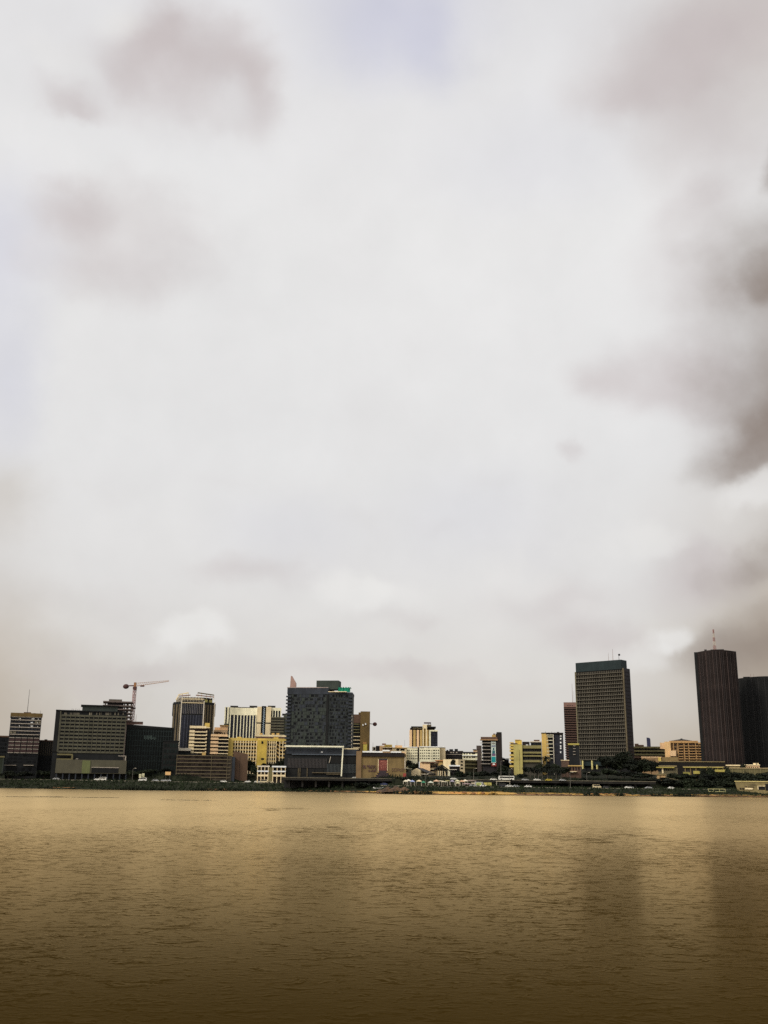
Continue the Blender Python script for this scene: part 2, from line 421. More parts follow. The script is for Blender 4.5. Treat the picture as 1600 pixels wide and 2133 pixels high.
b.px('shoulder', charcoal, 446.5, 1466.5, 449.5, 1491, 8, 24); b.px('shoulder', charcoal, 360, 1465, 363, 1490, 8, 24)
z1, z2 = b.zat(1458), b.zat(1452)
b.hbars('crown_rail', cream, ca, W * .74, [zs - .8, zs + 2.2], .5, -.6, .2)
inner = [(2.5, cd + 1), (ca + 1.5, 2.5), (W * .72, 2.5), (W - 2, cd), (W - 2, 25), (ca, 30), (2.5, 25)]
b.poly('plant_room', darkbrown, inner, zs, z2)
facet(inner[1], inner[2], 'crown_fin', offwhite, 13, .35, zs, z2 + .3, 1.2)
facet(inner[0], inner[1], 'crown_fin', offwhite, 6, .35, zs, z2 - .5, 1.2)
facet(inner[2], inner[3], 'crown_panel', mat('yellow_green_panel', (160, 152, 90)), 2, 2.6, zs, z2 - 1.5, .8)
def beam(p, q, r, mt, part='pergola_beam'):
    bm = bmesh.new(); tube_into(bm, p, q, r * 1.35, 4); return obj(part, bm, mt, b.root)
xa, za = b.at(372, 1447, 4); xb, zb_ = b.at(393, 1443, 4); beam((xa, 4, za), (xb, 4, zb_), .45, cream)
xa, za = b.at(412, 1443, 4); xb, zb_ = b.at(446, 1448, 4); beam((xa, 4, za), (xb, 4, zb_), .45, greybrown)
xa, za = b.at(374, 1450, 4); xb, zb_ = b.at(397, 1448, 4); beam((xa, 4, za), (xb, 4, zb_), .4, pinkish)
xa, za = b.at(408, 1448, 4); xb, zb_ = b.at(446, 1452, 4); beam((xa, 4, za), (xb, 4, zb_), .4, pinkish)
xa, za = b.at(366.5, 1458, 4); xb, zb_ = b.at(373, 1447, 4); beam((xa, 4, za), (xb, 4, zb_), .35, cream)
for px_, ya, yb in ((373, 1447, 1456), (380, 1446, 1455), (388, 1444.5, 1455), (392.5, 1443.5, 1455), (412.5, 1443.5, 1455), (420, 1444.5, 1455), (430, 1446, 1455), (438, 1447, 1456), (445.5, 1448, 1458)):
    xa, za = b.at(px_, ya, 4); xb, zb_ = b.at(px_, yb, 4); beam((xb, 4, zb_), (xa, 4, za), .28, offwhite, 'pergola_post')

b = B('low_block', 'black low block at the foot of the faceted tower left side', 340, 373, 1544, 731, D=12)
b.core('wall', black); b.bx('parapet', charcoal, -.2, b.W + .2, -.3, b.D, b.H, b.H + .6); b.grid('window', g_green, .8, b.W - .8, 3, b.H - 1, 5, 5, .7, .6)

# ------------------------------------------------------------------ 6. balcony flats and neighbours
b = B('low_block', 'pale slab roof of a low dark block left of the balcony flats', 371, 398, 1558, 772, D=14)
b.core('wall', charcoal, b.H - 2); b.bx('roof_slab', offwhite, -.8, b.W, -1.2, b.D, b.H - 2, b.H); b.grid('window', g_green, .5, b.W - .5, b.H - 9, b.H - 3, 6, 1, .9, .8)
b = B('balcony_flats', 'stepped balcony flats with peach-white slab bands around a dark lift shaft', 396, 477, 1514, 788, D=22)
xs0 = b.at(432, 1540)[0]; xs1 = b.at(438.5, 1540)[0]; zL = b.H; zR = b.zat(1531)
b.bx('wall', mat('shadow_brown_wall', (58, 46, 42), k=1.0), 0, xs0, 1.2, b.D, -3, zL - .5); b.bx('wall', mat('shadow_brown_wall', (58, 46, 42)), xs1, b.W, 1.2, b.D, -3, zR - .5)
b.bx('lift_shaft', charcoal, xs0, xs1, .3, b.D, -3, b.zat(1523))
for i, y in enumerate((1515, 1524, 1531, 1538.5, 1546, 1553, 1560, 1567)):
    z = b.zat(y); xm = xs0 * .28 if i else xs0 * .9
    b.bx('balcony_front', peach_pale, -.2, xm, -.6, 1.2, z - .9, z + .9)
    b.bx('balcony_slab', peach_pale, xm, xs0 + (1.5 if i == 0 else -.4), -.5, 1.2, z - .7, z + .1)
    if i: b.bx('balcony_front', peach_pale, xs0 - 1.4, xs0 - .4, -.6, 1.2, z - .6, z + .7)
    b.bx('window', g_dark, xm + .5, xs0 - 1.6, 1.0, 1.3, z - 2.0, z - 1)
for i, y in enumerate((1532, 1539, 1546.5, 1554, 1561.5, 1568.5)):
    z = b.zat(y, x=b.W * .75); xm = xs1 + (b.W - xs1) * (.45 if i else .95)
    b.bx('balcony_front', peach, xs1 + .2, xm, -.6, 1.2, z - .8, z + .9)
    b.bx('balcony_slab', peach_pale, xm, b.W + .3, -.5, 1.2, z - .7, z - .1)
    b.bx('window', g_dark, xs1 + .5, b.W - .5, 1.0, 1.3, z - 2.2, z - 1)
b.px('roof_tank', yellow, 427, 1506, 437, 1515, 3, 8); b.px('stair_box', ochre, 421, 1567, 429, 1573, -1.5, 1)
b = B('stepped_house', 'peach building with stepped flat roofs behind the balcony flats', 440, 474, 1520, 850, D=18)
b.core('wall', peach); b.px('upper_storey', peach, 459, 1511, 475, 1521, 2, 16); b.px('upper_storey', peach, 447, 1515, 460, 1521, 4, 14)
b.px('roof_slab', ochre, 458, 1510, 476, 1511.4, 1, 17)
b.grid('window', g_warm, 1.5, b.W - 1.5, b.H - 5.5, b.H - 1, 6, 1, .45, .5)
b.px('awning', brown, 447, 1524, 462, 1526, -.8, 0)

b = B('strip_office', 'low wide brown office with thin pale floor lines on the waterfront', 369, 484, 1573, 718, D=18)
b.core('wall', mat('dim_brown_glass', (62, 54, 42), k=1.0, var=.45))
xr = b.at(473, 1590)[0]
for i, y in enumerate((1574, 1581.5, 1589, 1597, 1604.5, 1612, 1619)):
    z = b.zat(y); b.bx('floor_line', greybrown, -.3, xr, -.5, 0, z - .3, z + .25)
    if i: b.bx('floor_line', greybrown, xr + .3, b.W - .8, -.45, 0, z - .5, z + .05)
zz = [b.zat(y) for y in (1574, 1581.5, 1589, 1597, 1604.5, 1612, 1619)]
for z1, z0 in zip(zz[:-1], zz[1:]):
    for i in range(14): b.bx('window', g_warm, xr * i / 14 + .15, xr * (i + 1) / 14 - .15, -.12, .1, z0 + .5, z1 - .6)
b.vbars('mullion', greybrown, [.1, b.at(440.5, 1590)[0], xr + .1], .35, 0, b.H, -.6, 0)
b.bx('end_wall', slate, b.W - .1, b.W + 2.2, .3, b.D, -3, b.H - .6)
b.px('roof_box', ochre, 421, 1568.5, 428, 1573.5, 4, 8); b.px('roof_box', charcoal, 398, 1570.5, 412, 1573.5, 4, 8)
b = B('blank_slab', 'tall blank brown slab wall beside the wide strip office', 487, 517, 1564, 726, D=14, ytr=1571)
bm = bmesh.new()
zl, zr_ = b.at(487, 1564)[1], b.at(517, 1571)[1]
vs = [bm.verts.new(p) for p in ((0, 0, -3), (b.W, 0, -3), (b.W, b.D, -3), (0, b.D, -3), (0, 0, zl), (b.W, 0, zr_), (b.W, b.D, zr_), (0, b.D, zl))]
for f in ((0, 3, 2, 1), (4, 5, 6, 7), (0, 1, 5, 4), (1, 2, 6, 5), (2, 3, 7, 6), (3, 0, 4, 7)): bm.faces.new([vs[i] for i in f])
obj('wall', bm, mat('flat_brown_wall', (84, 64, 48), k=1.15, var=.15), b.root)
b.vbars('joint', darkbrown, [b.W * .45], .25, 2, zr_ - 1, -.06, 0)

# ------------------------------------------------------------------ 7. black and cream striped block
b = B('striped_block', 'cream and black striped block with a zigzag strip on its taller shaft', 479, 586, 1474, 900, D=30)
x1 = b.at(536, 1480)[0]; xa = b.at(545, 1480)[0]; xb = b.at(554.5, 1480)[0]; xc = b.at(565, 1480)[0]
N = 18
arc = [(x1 * i / N, 3.6 * math.sin(math.pi * i / N) ** 1.0) for i in range(N + 1)]
b.poly('wing_wall', g_blue, arc + [(x1, b.D), (0, b.D)], -3, b.H - 4)
for i in range(N):
    p, q = arc[i], arc[i + 1]
    b.poly('cornice', cream2, [p, q, (q[0], q[1] - .8), (p[0], p[1] - .8)][::-1], b.H - 6.2, b.H + .2)
for i in range(9):
    t = i / 8; x = .8 + (x1 - 1.6) * t ** .92; y = 3.6 * math.sin(math.pi * x / x1)
    b.bx('fin', cream2, x - .42, x + .42, y - .8, y + .4, -3, b.H - 5)
b.bx('wing_roof', darkroof, 4, x1 - 3, 5, b.D, b.H - 4, b.H + 1)
b.bx('shaft', cream, x1, xa, -1.5, b.D, -3, b.zat(1472)); b.bx('shaft', cream, xb, xc, -1.5, b.D, -3, b.zat(1472))
b.bx('shaft_recess', black, xa, xb, -.6, b.D, -3, b.zat(1470.5))
zc = b.zat(1506)
for q0, q1 in ((x1, xa), (xb, xc)): b.bx('shadow_joint', black, q0 - .05, q1 + .05, -1.6, -1.4, zc - .5, zc + .5)
bm = bmesh.new(); zt = b.zat(1474); zb_ = b.zat(1531); n = 26; xm = (xa + xb) / 2 + .2
for i in range(n):
    za = zt + (zb_ - zt) * i / n; ze = zt + (zb_ - zt) * (i + 1) / n
    s0 = .7 if i % 2 else -.7
    tube_into(bm, (xm + s0, -.9, za), (xm - s0, -.9, ze), .32, 4)
obj('zigzag_ornament', bm, mat('pale_blue_grey', (150, 164, 172)), b.root)
bw = b.zat(1496)
b.bx('right_wing', g_blue, xc, b.W, 1, b.D, -3, b.zat(1477)); b.bx('cornice', cream2, xc, b.W + .2, .2, 1.2, b.zat(1479.5), b.zat(1473.5))
b.vbars('fin', cream2, spread(xc + 1.5, b.W - .3, 4), .8, bw - 20, b.zat(1479), .1, 1)
xl = b.at(468, 1480)[0]
b.bx('left_wing', g_blue, xl, 0, 3, b.D, -3, b.zat(1474)); b.vbars('fin', cream2, [xl + .5, xl + 2.8, -1.2], 1.0, b.zat(1508), b.zat(1473), 2, 3)
b.bx('wing_base', greygreen, xl, 0, 2.2, 3, -3, b.zat(1508))
for px_ in (480, 520, 558): b.px('roof_vent', darkroof, px_, 1470, px_ + 16, 1473, 8, 14)

b = B('banded_office', 'grey-green banded office with a slim stair tower beside the hotel tower', 565, 592, 1494, 872, D=20)
b.core('wall', greygreen); zz = spread(b.zat(1530), b.zat(1495), 7)
b.hbars('floor_band', grid_green, 0, b.W, zz, 1.1, -.5, 0)
for z0, z1 in zip(zz[:-1], zz[1:]):
    for i in range(6): b.bx('window', g_warm, b.W * i / 6 + .2, b.W * (i + 1) / 6 - .2, -.1, .1, z0 + .8, z1 - .8)
b.px('stair_tower', mat('grey_green_stair', (72, 74, 62), k=1.1), 591, 1488, 602, 1560, 2, 14); b.px('stair_cap', darkbrown, 588, 1486.5, 601, 1489, 2, 14)

# ------------------------------------------------------------------ 8. yellow flats
b = B('yellow_annex', 'pinkish flat-roofed building with small openings behind the yellow flats', 532, 598, 1531, 850, D=16)
b.core('wall', pinkish); b.bx('parapet', peach_pale, -.3, b.W + .3, -.5, b.D, b.H - 1.2, b.H + .3)
b.grid('window', g_warm, 1, b.W - 1, b.H - 7.5, b.H - 1.5, 14, 2, .55, .55)
for px_ in (541, 566, 576): b.px('roof_box', ochre, px_, 1527, px_ + 6, 1531, 3, 7)
b = B('yellow_flats', 'yellow flats with an open window grid and a plain yellow stair shaft', 477, 597, 1538.5, 800, D=18, ytr=1542)
xp = b.at(486, 1550)[0]; xs0 = b.at(536, 1550)[0]; xs1 = b.at(556, 1550)[0]; xd0 = b.at(575, 1560)[0]; xd1 = b.at(582.5, 1560)[0]
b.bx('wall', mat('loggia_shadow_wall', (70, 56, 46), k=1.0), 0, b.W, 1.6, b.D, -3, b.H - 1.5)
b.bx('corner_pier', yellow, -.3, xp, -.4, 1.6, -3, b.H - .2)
b.bx('parapet', yellow, -.3, b.W + .2, -.5, b.D, b.H - 1.6, b.H + .6)
b.bx('stair_shaft', yellow2, xs0, xs1, -1.8, 4, -3, b.zat(1541))
b.px('shaft_window', g_dark, 544.5, 1544, 548.5, 1549, -2.0, -1.7); b.px('shaft_door', g_dark, 544, 1579, 550, 1582.5, -2.0, -1.7)
zz = [b.zat(y) for y in (1547, 1555, 1562.5, 1570, 1577.5, 1585)]
for z in zz:
    b.bx('floor_band', ochre, xp, xs0, -.4, 1.6, z - .5, z + .6); b.bx('floor_band', ochre, xs1, xd0, -.4, 1.6, z - .5, z + .6); b.bx('floor_band', ochre, xd1, b.W, -.4, 1.6, z - .5, z + .6)
b.vbars('pier', peach_pale, spread(xp + 1.5, xs0 - .5, 9), .65, -3, b.H - 1.5, -.6, 1.5)
b.vbars('pier', peach_pale, spread(xs1 + .4, xd0, 5) + spread(xd1, b.W - .3, 3), .65, -3, b.H - 1.5, -.6, 1.5)
for z1, z0 in zip([b.H - 1.5] + zz[:-1], zz):
    for a, e, n in ((xp + 1.5, xs0 - .5, 8), (xs1 + .4, xd0, 4), (xd1, b.W - .3, 2)):
        for i in range(n): b.bx('window', g_dark, a + (e - a) * i / n + .4, a + (e - a) * (i + 1) / n - .4, 1.45, 1.65, z0 + .9, z1 - .7)
for y in (1549, 1557, 1565, 1573):
    _, za = b.at(575.5, y); _, ze = b.at(582, y + 5.5)
    bm = bmesh.new(); tube_into(bm, (xd0, .4, za), (xd1, .4, ze), .55, 4); obj('stair_flight', bm, ochre, b.root)
b.px('roof_box', yellow, 494, 1535, 503, 1539.5, 4, 9); b.px('roof_box', yellow, 570, 1536, 580, 1542, 4, 9)

b = B('roadside_house', 'two-storey white house with open galleries in front of the yellow flats', 537, 595, 1594.5, 708, D=12)
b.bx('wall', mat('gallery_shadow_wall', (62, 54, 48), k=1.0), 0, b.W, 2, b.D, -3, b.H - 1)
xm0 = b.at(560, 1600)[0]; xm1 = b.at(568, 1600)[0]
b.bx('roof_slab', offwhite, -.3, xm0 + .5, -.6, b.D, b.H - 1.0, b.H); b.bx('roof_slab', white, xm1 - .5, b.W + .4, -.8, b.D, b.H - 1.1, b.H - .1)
b.bx('stair_bay', olive2, xm0, xm1, -.3, 3, -2, b.H - 1)
z1 = b.zat(1606.5); z2 = b.zat(1615.5)
for a, e in ((-.2, xm0), (xm1, b.W + .2)):
    b.bx('gallery_slab', white, a, e, -.7, 2, z1 - .5, z1 + .4)
    b.bx('gallery_slab', cream, a + .4, e - .4, -.6, 2, z2 - .6, z2 + .6)
    b.vbars('column', cream, spread(a + .3, e - .3, 4), .5, -3, b.H - 1, -.5, 0)
    for i in range(4):
        w = (e - a) / 4
        b.bx('window', g_dark, a + i * w + .7, a + (i + 1) * w - .7, 1.85, 2.1, z1 + .8, b.H - 1.6); b.bx('window', g_dark, a + i * w + .7, a + (i + 1) * w - .7, 1.85, 2.1, z2 + .8, z1 - .8)
# ------------------------------------------------------------------ 9. the dark hotel tower with its podium
b = B('hotel_tower', 'broad dark grey hotel tower with a pink fin and green sheeting on its roof', 600, 684, 1433, 742, 738, D=26)
W1 = b.W; xr, zr_ = b.at(733, 1440, 0); Wt = xr
zb_ = b.zat(1555); zt = b.zat(1446)
cap = charcoal; wr = [(0, 0), (W1, 0), (Wt, 3.5), (Wt - 2.5, b.D), (0, b.D)]
b.poly('wall', mat('dark_grey_green_wall', (46, 50, 48), k=1.0, var=.4), wr, -3, zt)
b.poly('attic', slate, [(-.3, -.4), (W1 + .1, -.4), (W1 + .1, b.D), (-.3, b.D)], zt, b.H); b.poly('attic', slate, [(W1 + .1, -.2), (Wt, 3.2), (Wt - 2.3, b.D), (W1 + .1, b.D)], zt, b.zat(1441.5))
b.poly('coping', mat('pinkish_coping', (140, 126, 118)), [(-.5, -.6), (W1, -.6), (W1, 1), (-.5, 1)], b.H, b.H + .5)
rows, cols = 15, 11
zz = spread(zb_, zt, rows + 1)
random.seed(5)
npan = 0
for j in range(rows):
    x = 3.6
    while x < W1 - 2.2:
        w = random.choice((.8, 1.1, 1.5, 2.2)); kind = random.random()
        if kind < .4 and x + w < W1 - 1.6:
            b.bx('window', g_dark, x, x + w, -.14, .1, zz[j] + .7, zz[j + 1] - .5); x += w + random.choice((.5, .9, 1.6))
        else:
            b.bx('panel', greygreen if random.random() < (.85 if j < 10 else .3) else slate, x, x + w, -.3, 0, zz[j] + .1, zz[j + 1] - .1); npan += 1; x += w + .15
dirv = Vector((Wt - W1, 3.5)).normalized()
for j in range(rows):
    for i in range(7):
        a = Vector((W1, 0)) + dirv * (1.4 + i * (Wt - W1 - 4) / 7 + random.random() * .8); e = a + dirv * random.choice((.8, 1.2, 1.7)); n = Vector((dirv.y, -dirv.x)) * (.15 if random.random() < .5 else .3)
        b.poly('window' if n.length < .2 else 'panel', g_dark if n.length < .2 else slate, [tuple(a), tuple(a + n), tuple(e + n), tuple(e)][::-1], zz[j] + .5, zz[j + 1] - .4)
for j in range(rows):
    b.bx('balcony', slate, -.9, 2.9, -1.2, 0, zz[j] + .2, zz[j] + 1.3)
    b.bx('balcony', slate, Wt - 2.8, Wt + .1, 2.2, 3.5, zz[j] + .2, zz[j] + 1.3)
b.bx('groove', black, W1 - 1.1, W1 + .5, -.45, .2, zb_, zt)
b.vbars('edge_line', mat('pale_edge', (150, 142, 128)), [Wt], .5, zb_ - 3, b.zat(1487), 2.8, 3.2)
x0, z0 = b.at(604, 1433, 3); x1, z1 = b.at(616.5, 1423, 3); _, ztop = b.at(605.5, 1408, 3)
bm = bmesh.new(); vsl = [(x0, z0 - .5), (x1, z0 - .5), (x1, z1), (x0 + 1.1, ztop), (x0 + .4, ztop)]
a = [bm.verts.new((x, 3, z)) for x, z in vsl]; e = [bm.verts.new((x, 5, z)) for x, z in vsl]
bm.faces.new(a); bm.faces.new(e[::-1])
for i in range(5): bm.faces.new((a[i], e[i], e[(i + 1) % 5], a[(i + 1) % 5]))
obj('roof_fin', bm, mat('pink_brown_fin', (146, 118, 106), k=1.2), b.root)
b.px('plant_room', greygreen, 659.5, 1417.5, 705.5, 1436, 5, 16); b.bx('roof_ledge', cream, W1 - 5, Wt - 4, -.3, 2, b.zat(1441.5), b.zat(1440.2))
xa, za = b.at(704.5, 1432, 2); xb, zb2 = b.at(729.5, 1440, 2)
bm = bmesh.new()
n = 14
top = [bm.verts.new((xa + (xb - xa) * i / n, 2 + .5 * math.sin(i * 1.9), za + .5 * math.sin(i * 2.3))) for i in range(n + 1)]
bot = [bm.verts.new((xa + (xb - xa) * i / n, 2 + .3 * math.sin(i * 1.1), zb2 - .6)) for i in range(n + 1)]
tpb = [bm.verts.new((xa + (xb - xa) * i / n, 9, za + .4 * math.sin(i * 1.7))) for i in range(n + 1)]
for i in range(n): bm.faces.new((bot[i], bot[i + 1], top[i + 1], top[i])); bm.faces.new((top[i], top[i + 1], tpb[i + 1], tpb[i]))
obj('sheeting', bm, tarp, b.root)

b = B('podium_hall', 'dark slatted podium hall framed by a white angular beam below the hotel tower', 593, 745, 1556, 712, 712, D=24, ytr=1560)
b.core('wall', charcoal, b.H - 2)
b.px('fascia', slate, 597, 1559, 744, 1571, -.8, 0); b.px('fascia_line', mat('blue_grey_trim', (84, 92, 100), k=1.0), 608, 1571, 744, 1572.6, -1.1, -.5)
xa, za = b.at(593, 1552.5, -3); xb, zb_ = b.at(716.5, 1553.5, -3); xc, zc = b.at(711, 1617, -3)
beamw = mat('white_beam', (214, 204, 176))
b.bx('frame_beam', beamw, xa, xb, -3.6, -2, za - 1.0, za)
bm = bmesh.new(); tube_into(bm, (xb - .6, -2.8, za - .9), (xc, -2.8, zc), .62, 4); obj('frame_leg', bm, beamw, b.root)
xx = b.at(680, 1576)[0]; x0 = b.at(601, 1576)[0]
z1 = b.zat(1574); z0 = b.zat(1600)
b.vbars('slat', mat('grey_slat', (62, 58, 56), k=1.0), spread(x0, xx, 28), .6, z0, z1 - 2, -.5, 0)
b.vbars('slat', mat('blue_grey_slat', (62, 66, 66), k=1.0), spread(xx + 1, b.W - .5, 22), .55, b.zat(1610), b.zat(1591), -.5, 0)
b.px('upper_glazing', black, 681, 1575, 742, 1590, -.25, 0)
xa, za = b.at(689, 1576, -.8); xb, zb_ = b.at(685.5, 1589, -.8)
bm = bmesh.new(); tube_into(bm, (xa, -.8, za), (xb, -.8, zb_), .2, 4); obj('diagonal_strut', bm, offwhite, b.root)
b.px('light_panel', white, 668.5, 1565.5, 672.5, 1567.4, -1.0, -.7)
for x0_, x1_ in ((603, 620), (628, 639), (641, 655), (657, 674)): b.px('ground_opening', black, x0_, 1602, x1_, 1614, -.3, 0)
for px_ in (621, 624.5, 639.5): b.px('ground_post', greybrown, px_, 1600, px_ + 1.3, 1618, -.8, -.2)
b.px('ground_ledge', greybrown, 650, 1609, 710, 1610.3, -1.6, -.2); b.px('ground_ledge', greybrown, 680, 1612, 709, 1613.2, -1.6, -.2)
b.px('roof_coping', cream, 716, 1559, 747, 1560.6, -.9, 0)

b = B('brown_tower', 'brown tower with a blank right-hand shaft and banded windows behind the hotel tower', 735, 771, 1488, 812, D=22)
xm = b.at(751, 1500)[0]
b.bx('wall', darkbrown, 0, xm, 0, b.D, -3, b.H); b.bx('blank_shaft', brown2, xm, b.W, -1.5, b.D, -3, b.zat(1482))
b.px('parapet_step', brown2, 747, 1484, 752, 1488, 0, 8); b.px('screen', brown, 735.5, 1488.5, 752, 1506, -.5, 0)
for y in (1507.5, 1513, 1519, 1525): b.px('floor_band', olive2, 734, y, 749, y + 1.6, -.7, 0)
for y in (1533.5, 1541, 1548.5, 1556.5): b.px('floor_band', cream, 733.5, y, 757, y + 1.3, -.8, 0)
for y in (1509.5, 1515, 1521, 1527.5, 1535.5, 1543, 1550.5):
    for i in range(5): b.px('window', g_dark, 735 + i * 3.3, y + .4, 737.6 + i * 3.3, y + 3.6, -.15, .1)
for px_, py_ in ((755, 1508.5), (760.5, 1506.5)): b.px('air_conditioner', white, px_, py_, px_ + 2.4, py_ + 3.2, -2.2, -1.5)
xa, za = b.at(771, 1507.5, 4); xb, zb_ = b.at(780, 1508.5, 4)
bm = bmesh.new(); tube_into(bm, (xa - .5, 4, za), (xb, 4, zb_), .28, 5); arm = obj('arm', bm, darkbrown, b.root)
bm = bmesh.new(); bmesh.ops.create_icosphere(bm, subdivisions=3, radius=1.55, matrix=Matrix.Translation((xb + .4, 4, zb_)) @ Matrix.Diagonal((1.1, .7, 1, 1))); obj('dish', bm, crane_dark, arm)
b.px('yellow_turret', mat('yellow_green_turret', (170, 154, 70)), 757, 1549, 765, 1566, -3, -1); b.px('turret_cap', mat('orange_cap', (150, 112, 62)), 756, 1546, 764, 1550, -3.2, -1)

# ------------------------------------------------------------------ 10. the painted hall
b = B('painted_hall', 'tan waterfront hall with a red doorway painted on its wall and a white roof edge', 743, 846, 1567, 706, D=20)
b.core('wall', tan, b.H - 1); xw = b.at(753, 1580)[0]
b.bx('pilaster', tan2, -.2, xw, -1.2, .5, -3, b.zat(1565)); b.px('fascia', darkbrown, 754.5, 1568, 843, 1576, -1.0, 0)
b.px('roof_edge', white, 755, 1564.5, 797, 1567.6, -1.6, 2); b.px('roof_edge', white, 797, 1562, 812, 1565, 2, 6); b.px('roof_edge', white, 814, 1565, 836, 1568, -1.6, 2)
b.px('roof_ramp', peach, 836, 1566, 845, 1571, -.5, 4); b.px('downpipe', offwhite, 843.2, 1577, 844.6, 1602, -.5, 0)
door = mat('painted_red', (112, 58, 50), k=1.1, var=.4)
b.px('mural_door', door, 789, 1583, 806.5, 1607, -.22, 0); b.px('mural_frame', cream, 787.6, 1581, 788.8, 1607, -.3, 0); b.px('mural_frame', slate, 789, 1580.3, 807, 1582.6, -.3, 0); b.px('mural_frame', cream, 806.8, 1582, 807.8, 1605, -.3, 0)
random.seed(8)
bm = bmesh.new()
for i in range(26):
    xa, za = b.at(790.5 + random.random() * 13, 1584.5 + random.random() * 14, -.25); ang = random.uniform(-1.2, .6)
    tube_into(bm, (xa, -.25, za), (xa + 1.5 * math.cos(ang), -.25, za + 1.5 * math.sin(ang)), .11, 4)
obj('mural_scrollwork', bm, mat('painted_rose', (160, 104, 88)), b.root)
for k, (xa, xb, y) in enumerate(((790, 805, 1605), (786, 809, 1609), (783, 813, 1613), (780, 816, 1617))):
    b.px('painted_step', mat('painted_dark_plum', (58, 46, 48), k=1.0), xa, y, xb, y + 4.1, -.3 - .1 * k, 0)
    if k: b.px('step_edge', ochre, xa, y - .5, xa + 4, y + .3, -.75, -.3); b.px('step_edge', ochre, xb - 4, y - .5, xb, y + .3, -.75, -.3)
ink = mat('painted_plum_lettering', (88, 62, 62), k=1.0)
def scribble(part, x0, x1, y0, y1, n, mt, d=-.2, r=.16):
    for i in range(n):
        bm = bmesh.new(); x = x0 + (x1 - x0) * (i + .5) / n; w = (x1 - x0) / n * .38
        for _ in range(3):
            pa = b.at(x + random.uniform(-w, w), random.uniform(y0, y1), d); pb = b.at(x + random.uniform(-w, w), random.choice((y0, y1)), d)
            tube_into(bm, (pa[0], d, pa[1]), (pb[0], d, pb[1] + .01), r, 4)
        obj(part, bm, mt, b.root)
scribble('mural_letter', 755, 784, 1594, 1601, 7, ink, r=.28); scribble('mural_letter', 767, 784, 1603, 1607.5, 5, ink, r=.26)
scribble('mural_letter', 816, 842, 1600, 1603, 10, mat('faint_plum_lettering', (104, 80, 68), k=1.1)); scribble('mural_letter', 816, 842, 1604, 1607, 10, mat('faint_plum_lettering', (104, 80, 68)))
b.px('red_mark', mat('painted_red_mark', (136, 62, 52)), 840, 1611, 846, 1618, -.4, 0)

b = B('corner_house', 'small white house with one dark window beside the brown tower', 775.5, 783, 1555.5, 818, D=10)
b.core('wall', offwhite); b.px('window', g_dark, 778, 1557, 781.5, 1562, -.1, .1); b.mast('aerial', steel, 777, 1547, 1555.5, 3, .12)
b = B('round_house', 'peach house with a yellow round-cornered upper storey above the painted hall', 783, 817, 1552, 850, D=16)
b.bx('wall', darkbrown, 0, 3.2, 0, b.D, -3, b.H - .6); b.bx('wall', peach, 3.2, b.W, 0, b.D, -3, b.H - .4)
b.px('upper_storey', yellow, 801, 1551, 817, 1555.5, -.8, 8); b.px('awning', cream, 796, 1556, 818, 1557.6, -1.2, 0); b.px('roof_box', pinkish, 796, 1548.6, 804, 1551.5, 3, 8)
for i in range(6): b.px('window', g_dark, 798.5 + i * 3.1, 1558.2, 801 + i * 3.1, 1561.4, -.15, .1)
b = B('flat_house', 'cream flat-roofed house with two dark windows above the painted hall', 817, 847, 1557, 842, D=16)
b.core('wall', cream); b.px('upper_storey', peach, 823, 1552.5, 838, 1557, 3, 12); b.bx('roof_slab', ochre, -.3, b.W + .3, -.7, b.D, b.H - .6, b.H)
for x0_, x1_ in ((826, 832), (834, 843)): b.px('window', g_dark, x0_, 1559.5, x1_, 1563.5, -.15, .1)
for px_ in (827, 843): b.mast('aerial', steel, px_, 1541, 1553, 6, .1)

# ------------------------------------------------------------------ 11. white office with rows of small windows, striped tower behind
b = B('white_office', 'long white office with rows of small dark windows below the striped tower', 844, 916, 1556, 852, D=16)
xg0, xg1 = b.at(870, 1565)[0], b.at(873.4, 1565)[0]
b.bx('wall', cream2, 0, xg0, .6, b.D, -3, b.H - .4); b.bx('wall', cream2, xg1, b.W, 0, b.D, -3, b.H); b.bx('stair_slot', darkbrown, xg0, xg1, 1.2, b.D, -3, b.H)
b.bx('parapet', white, xg1, b.W + .2, -.4, b.D, b.H, b.H + .7); b.bx('parapet', white, -.2, xg0, .2, b.D, b.H - .4, b.H + .3)
xs = b.at(928, 1560, 3)[0]
b.bx('side_wing', mat('shaded_stone_wing', (164, 148, 116)), b.W, xs, 2.5, b.D, -3, b.H); b.bx('wing_parapet', white, b.W - 3, xs, 1.8, b.D, b.H, b.H + .8)
for y in (1563, 1568.7, 1574.4, 1580):
    for px_ in (847.5, 851.5, 856, 860, 864, 867.5): b.px('window', g_dark, px_, y - 1, px_ + 2, y + 1, .48, .7)
    for px_ in (875, 879.2, 883.4, 887.6, 891.3, 893.6): b.px('window', g_dark, px_, y - 1, px_ + 2.1, y + 1, -.12, .1)
    for px_ in (902.2, 904.3, 908.3, 912.3): b.px('window', g_dark, px_, y - 1, px_ + 2.2, y + 1, -.12, .1)
    b.px('louvre', offwhite, 898, y - 1.6, 900, y - .9, -.3, 0); b.px('louvre', greybrown, 898, y + .6, 900, y + 1.2, -.3, 0)
for px_ in (858, 862, 866, 876, 880, 892): b.px('attic_window', g_dark, px_, 1557, px_ + 2.4, 1558.4, -.1 if px_ > 873 else .5, .7)

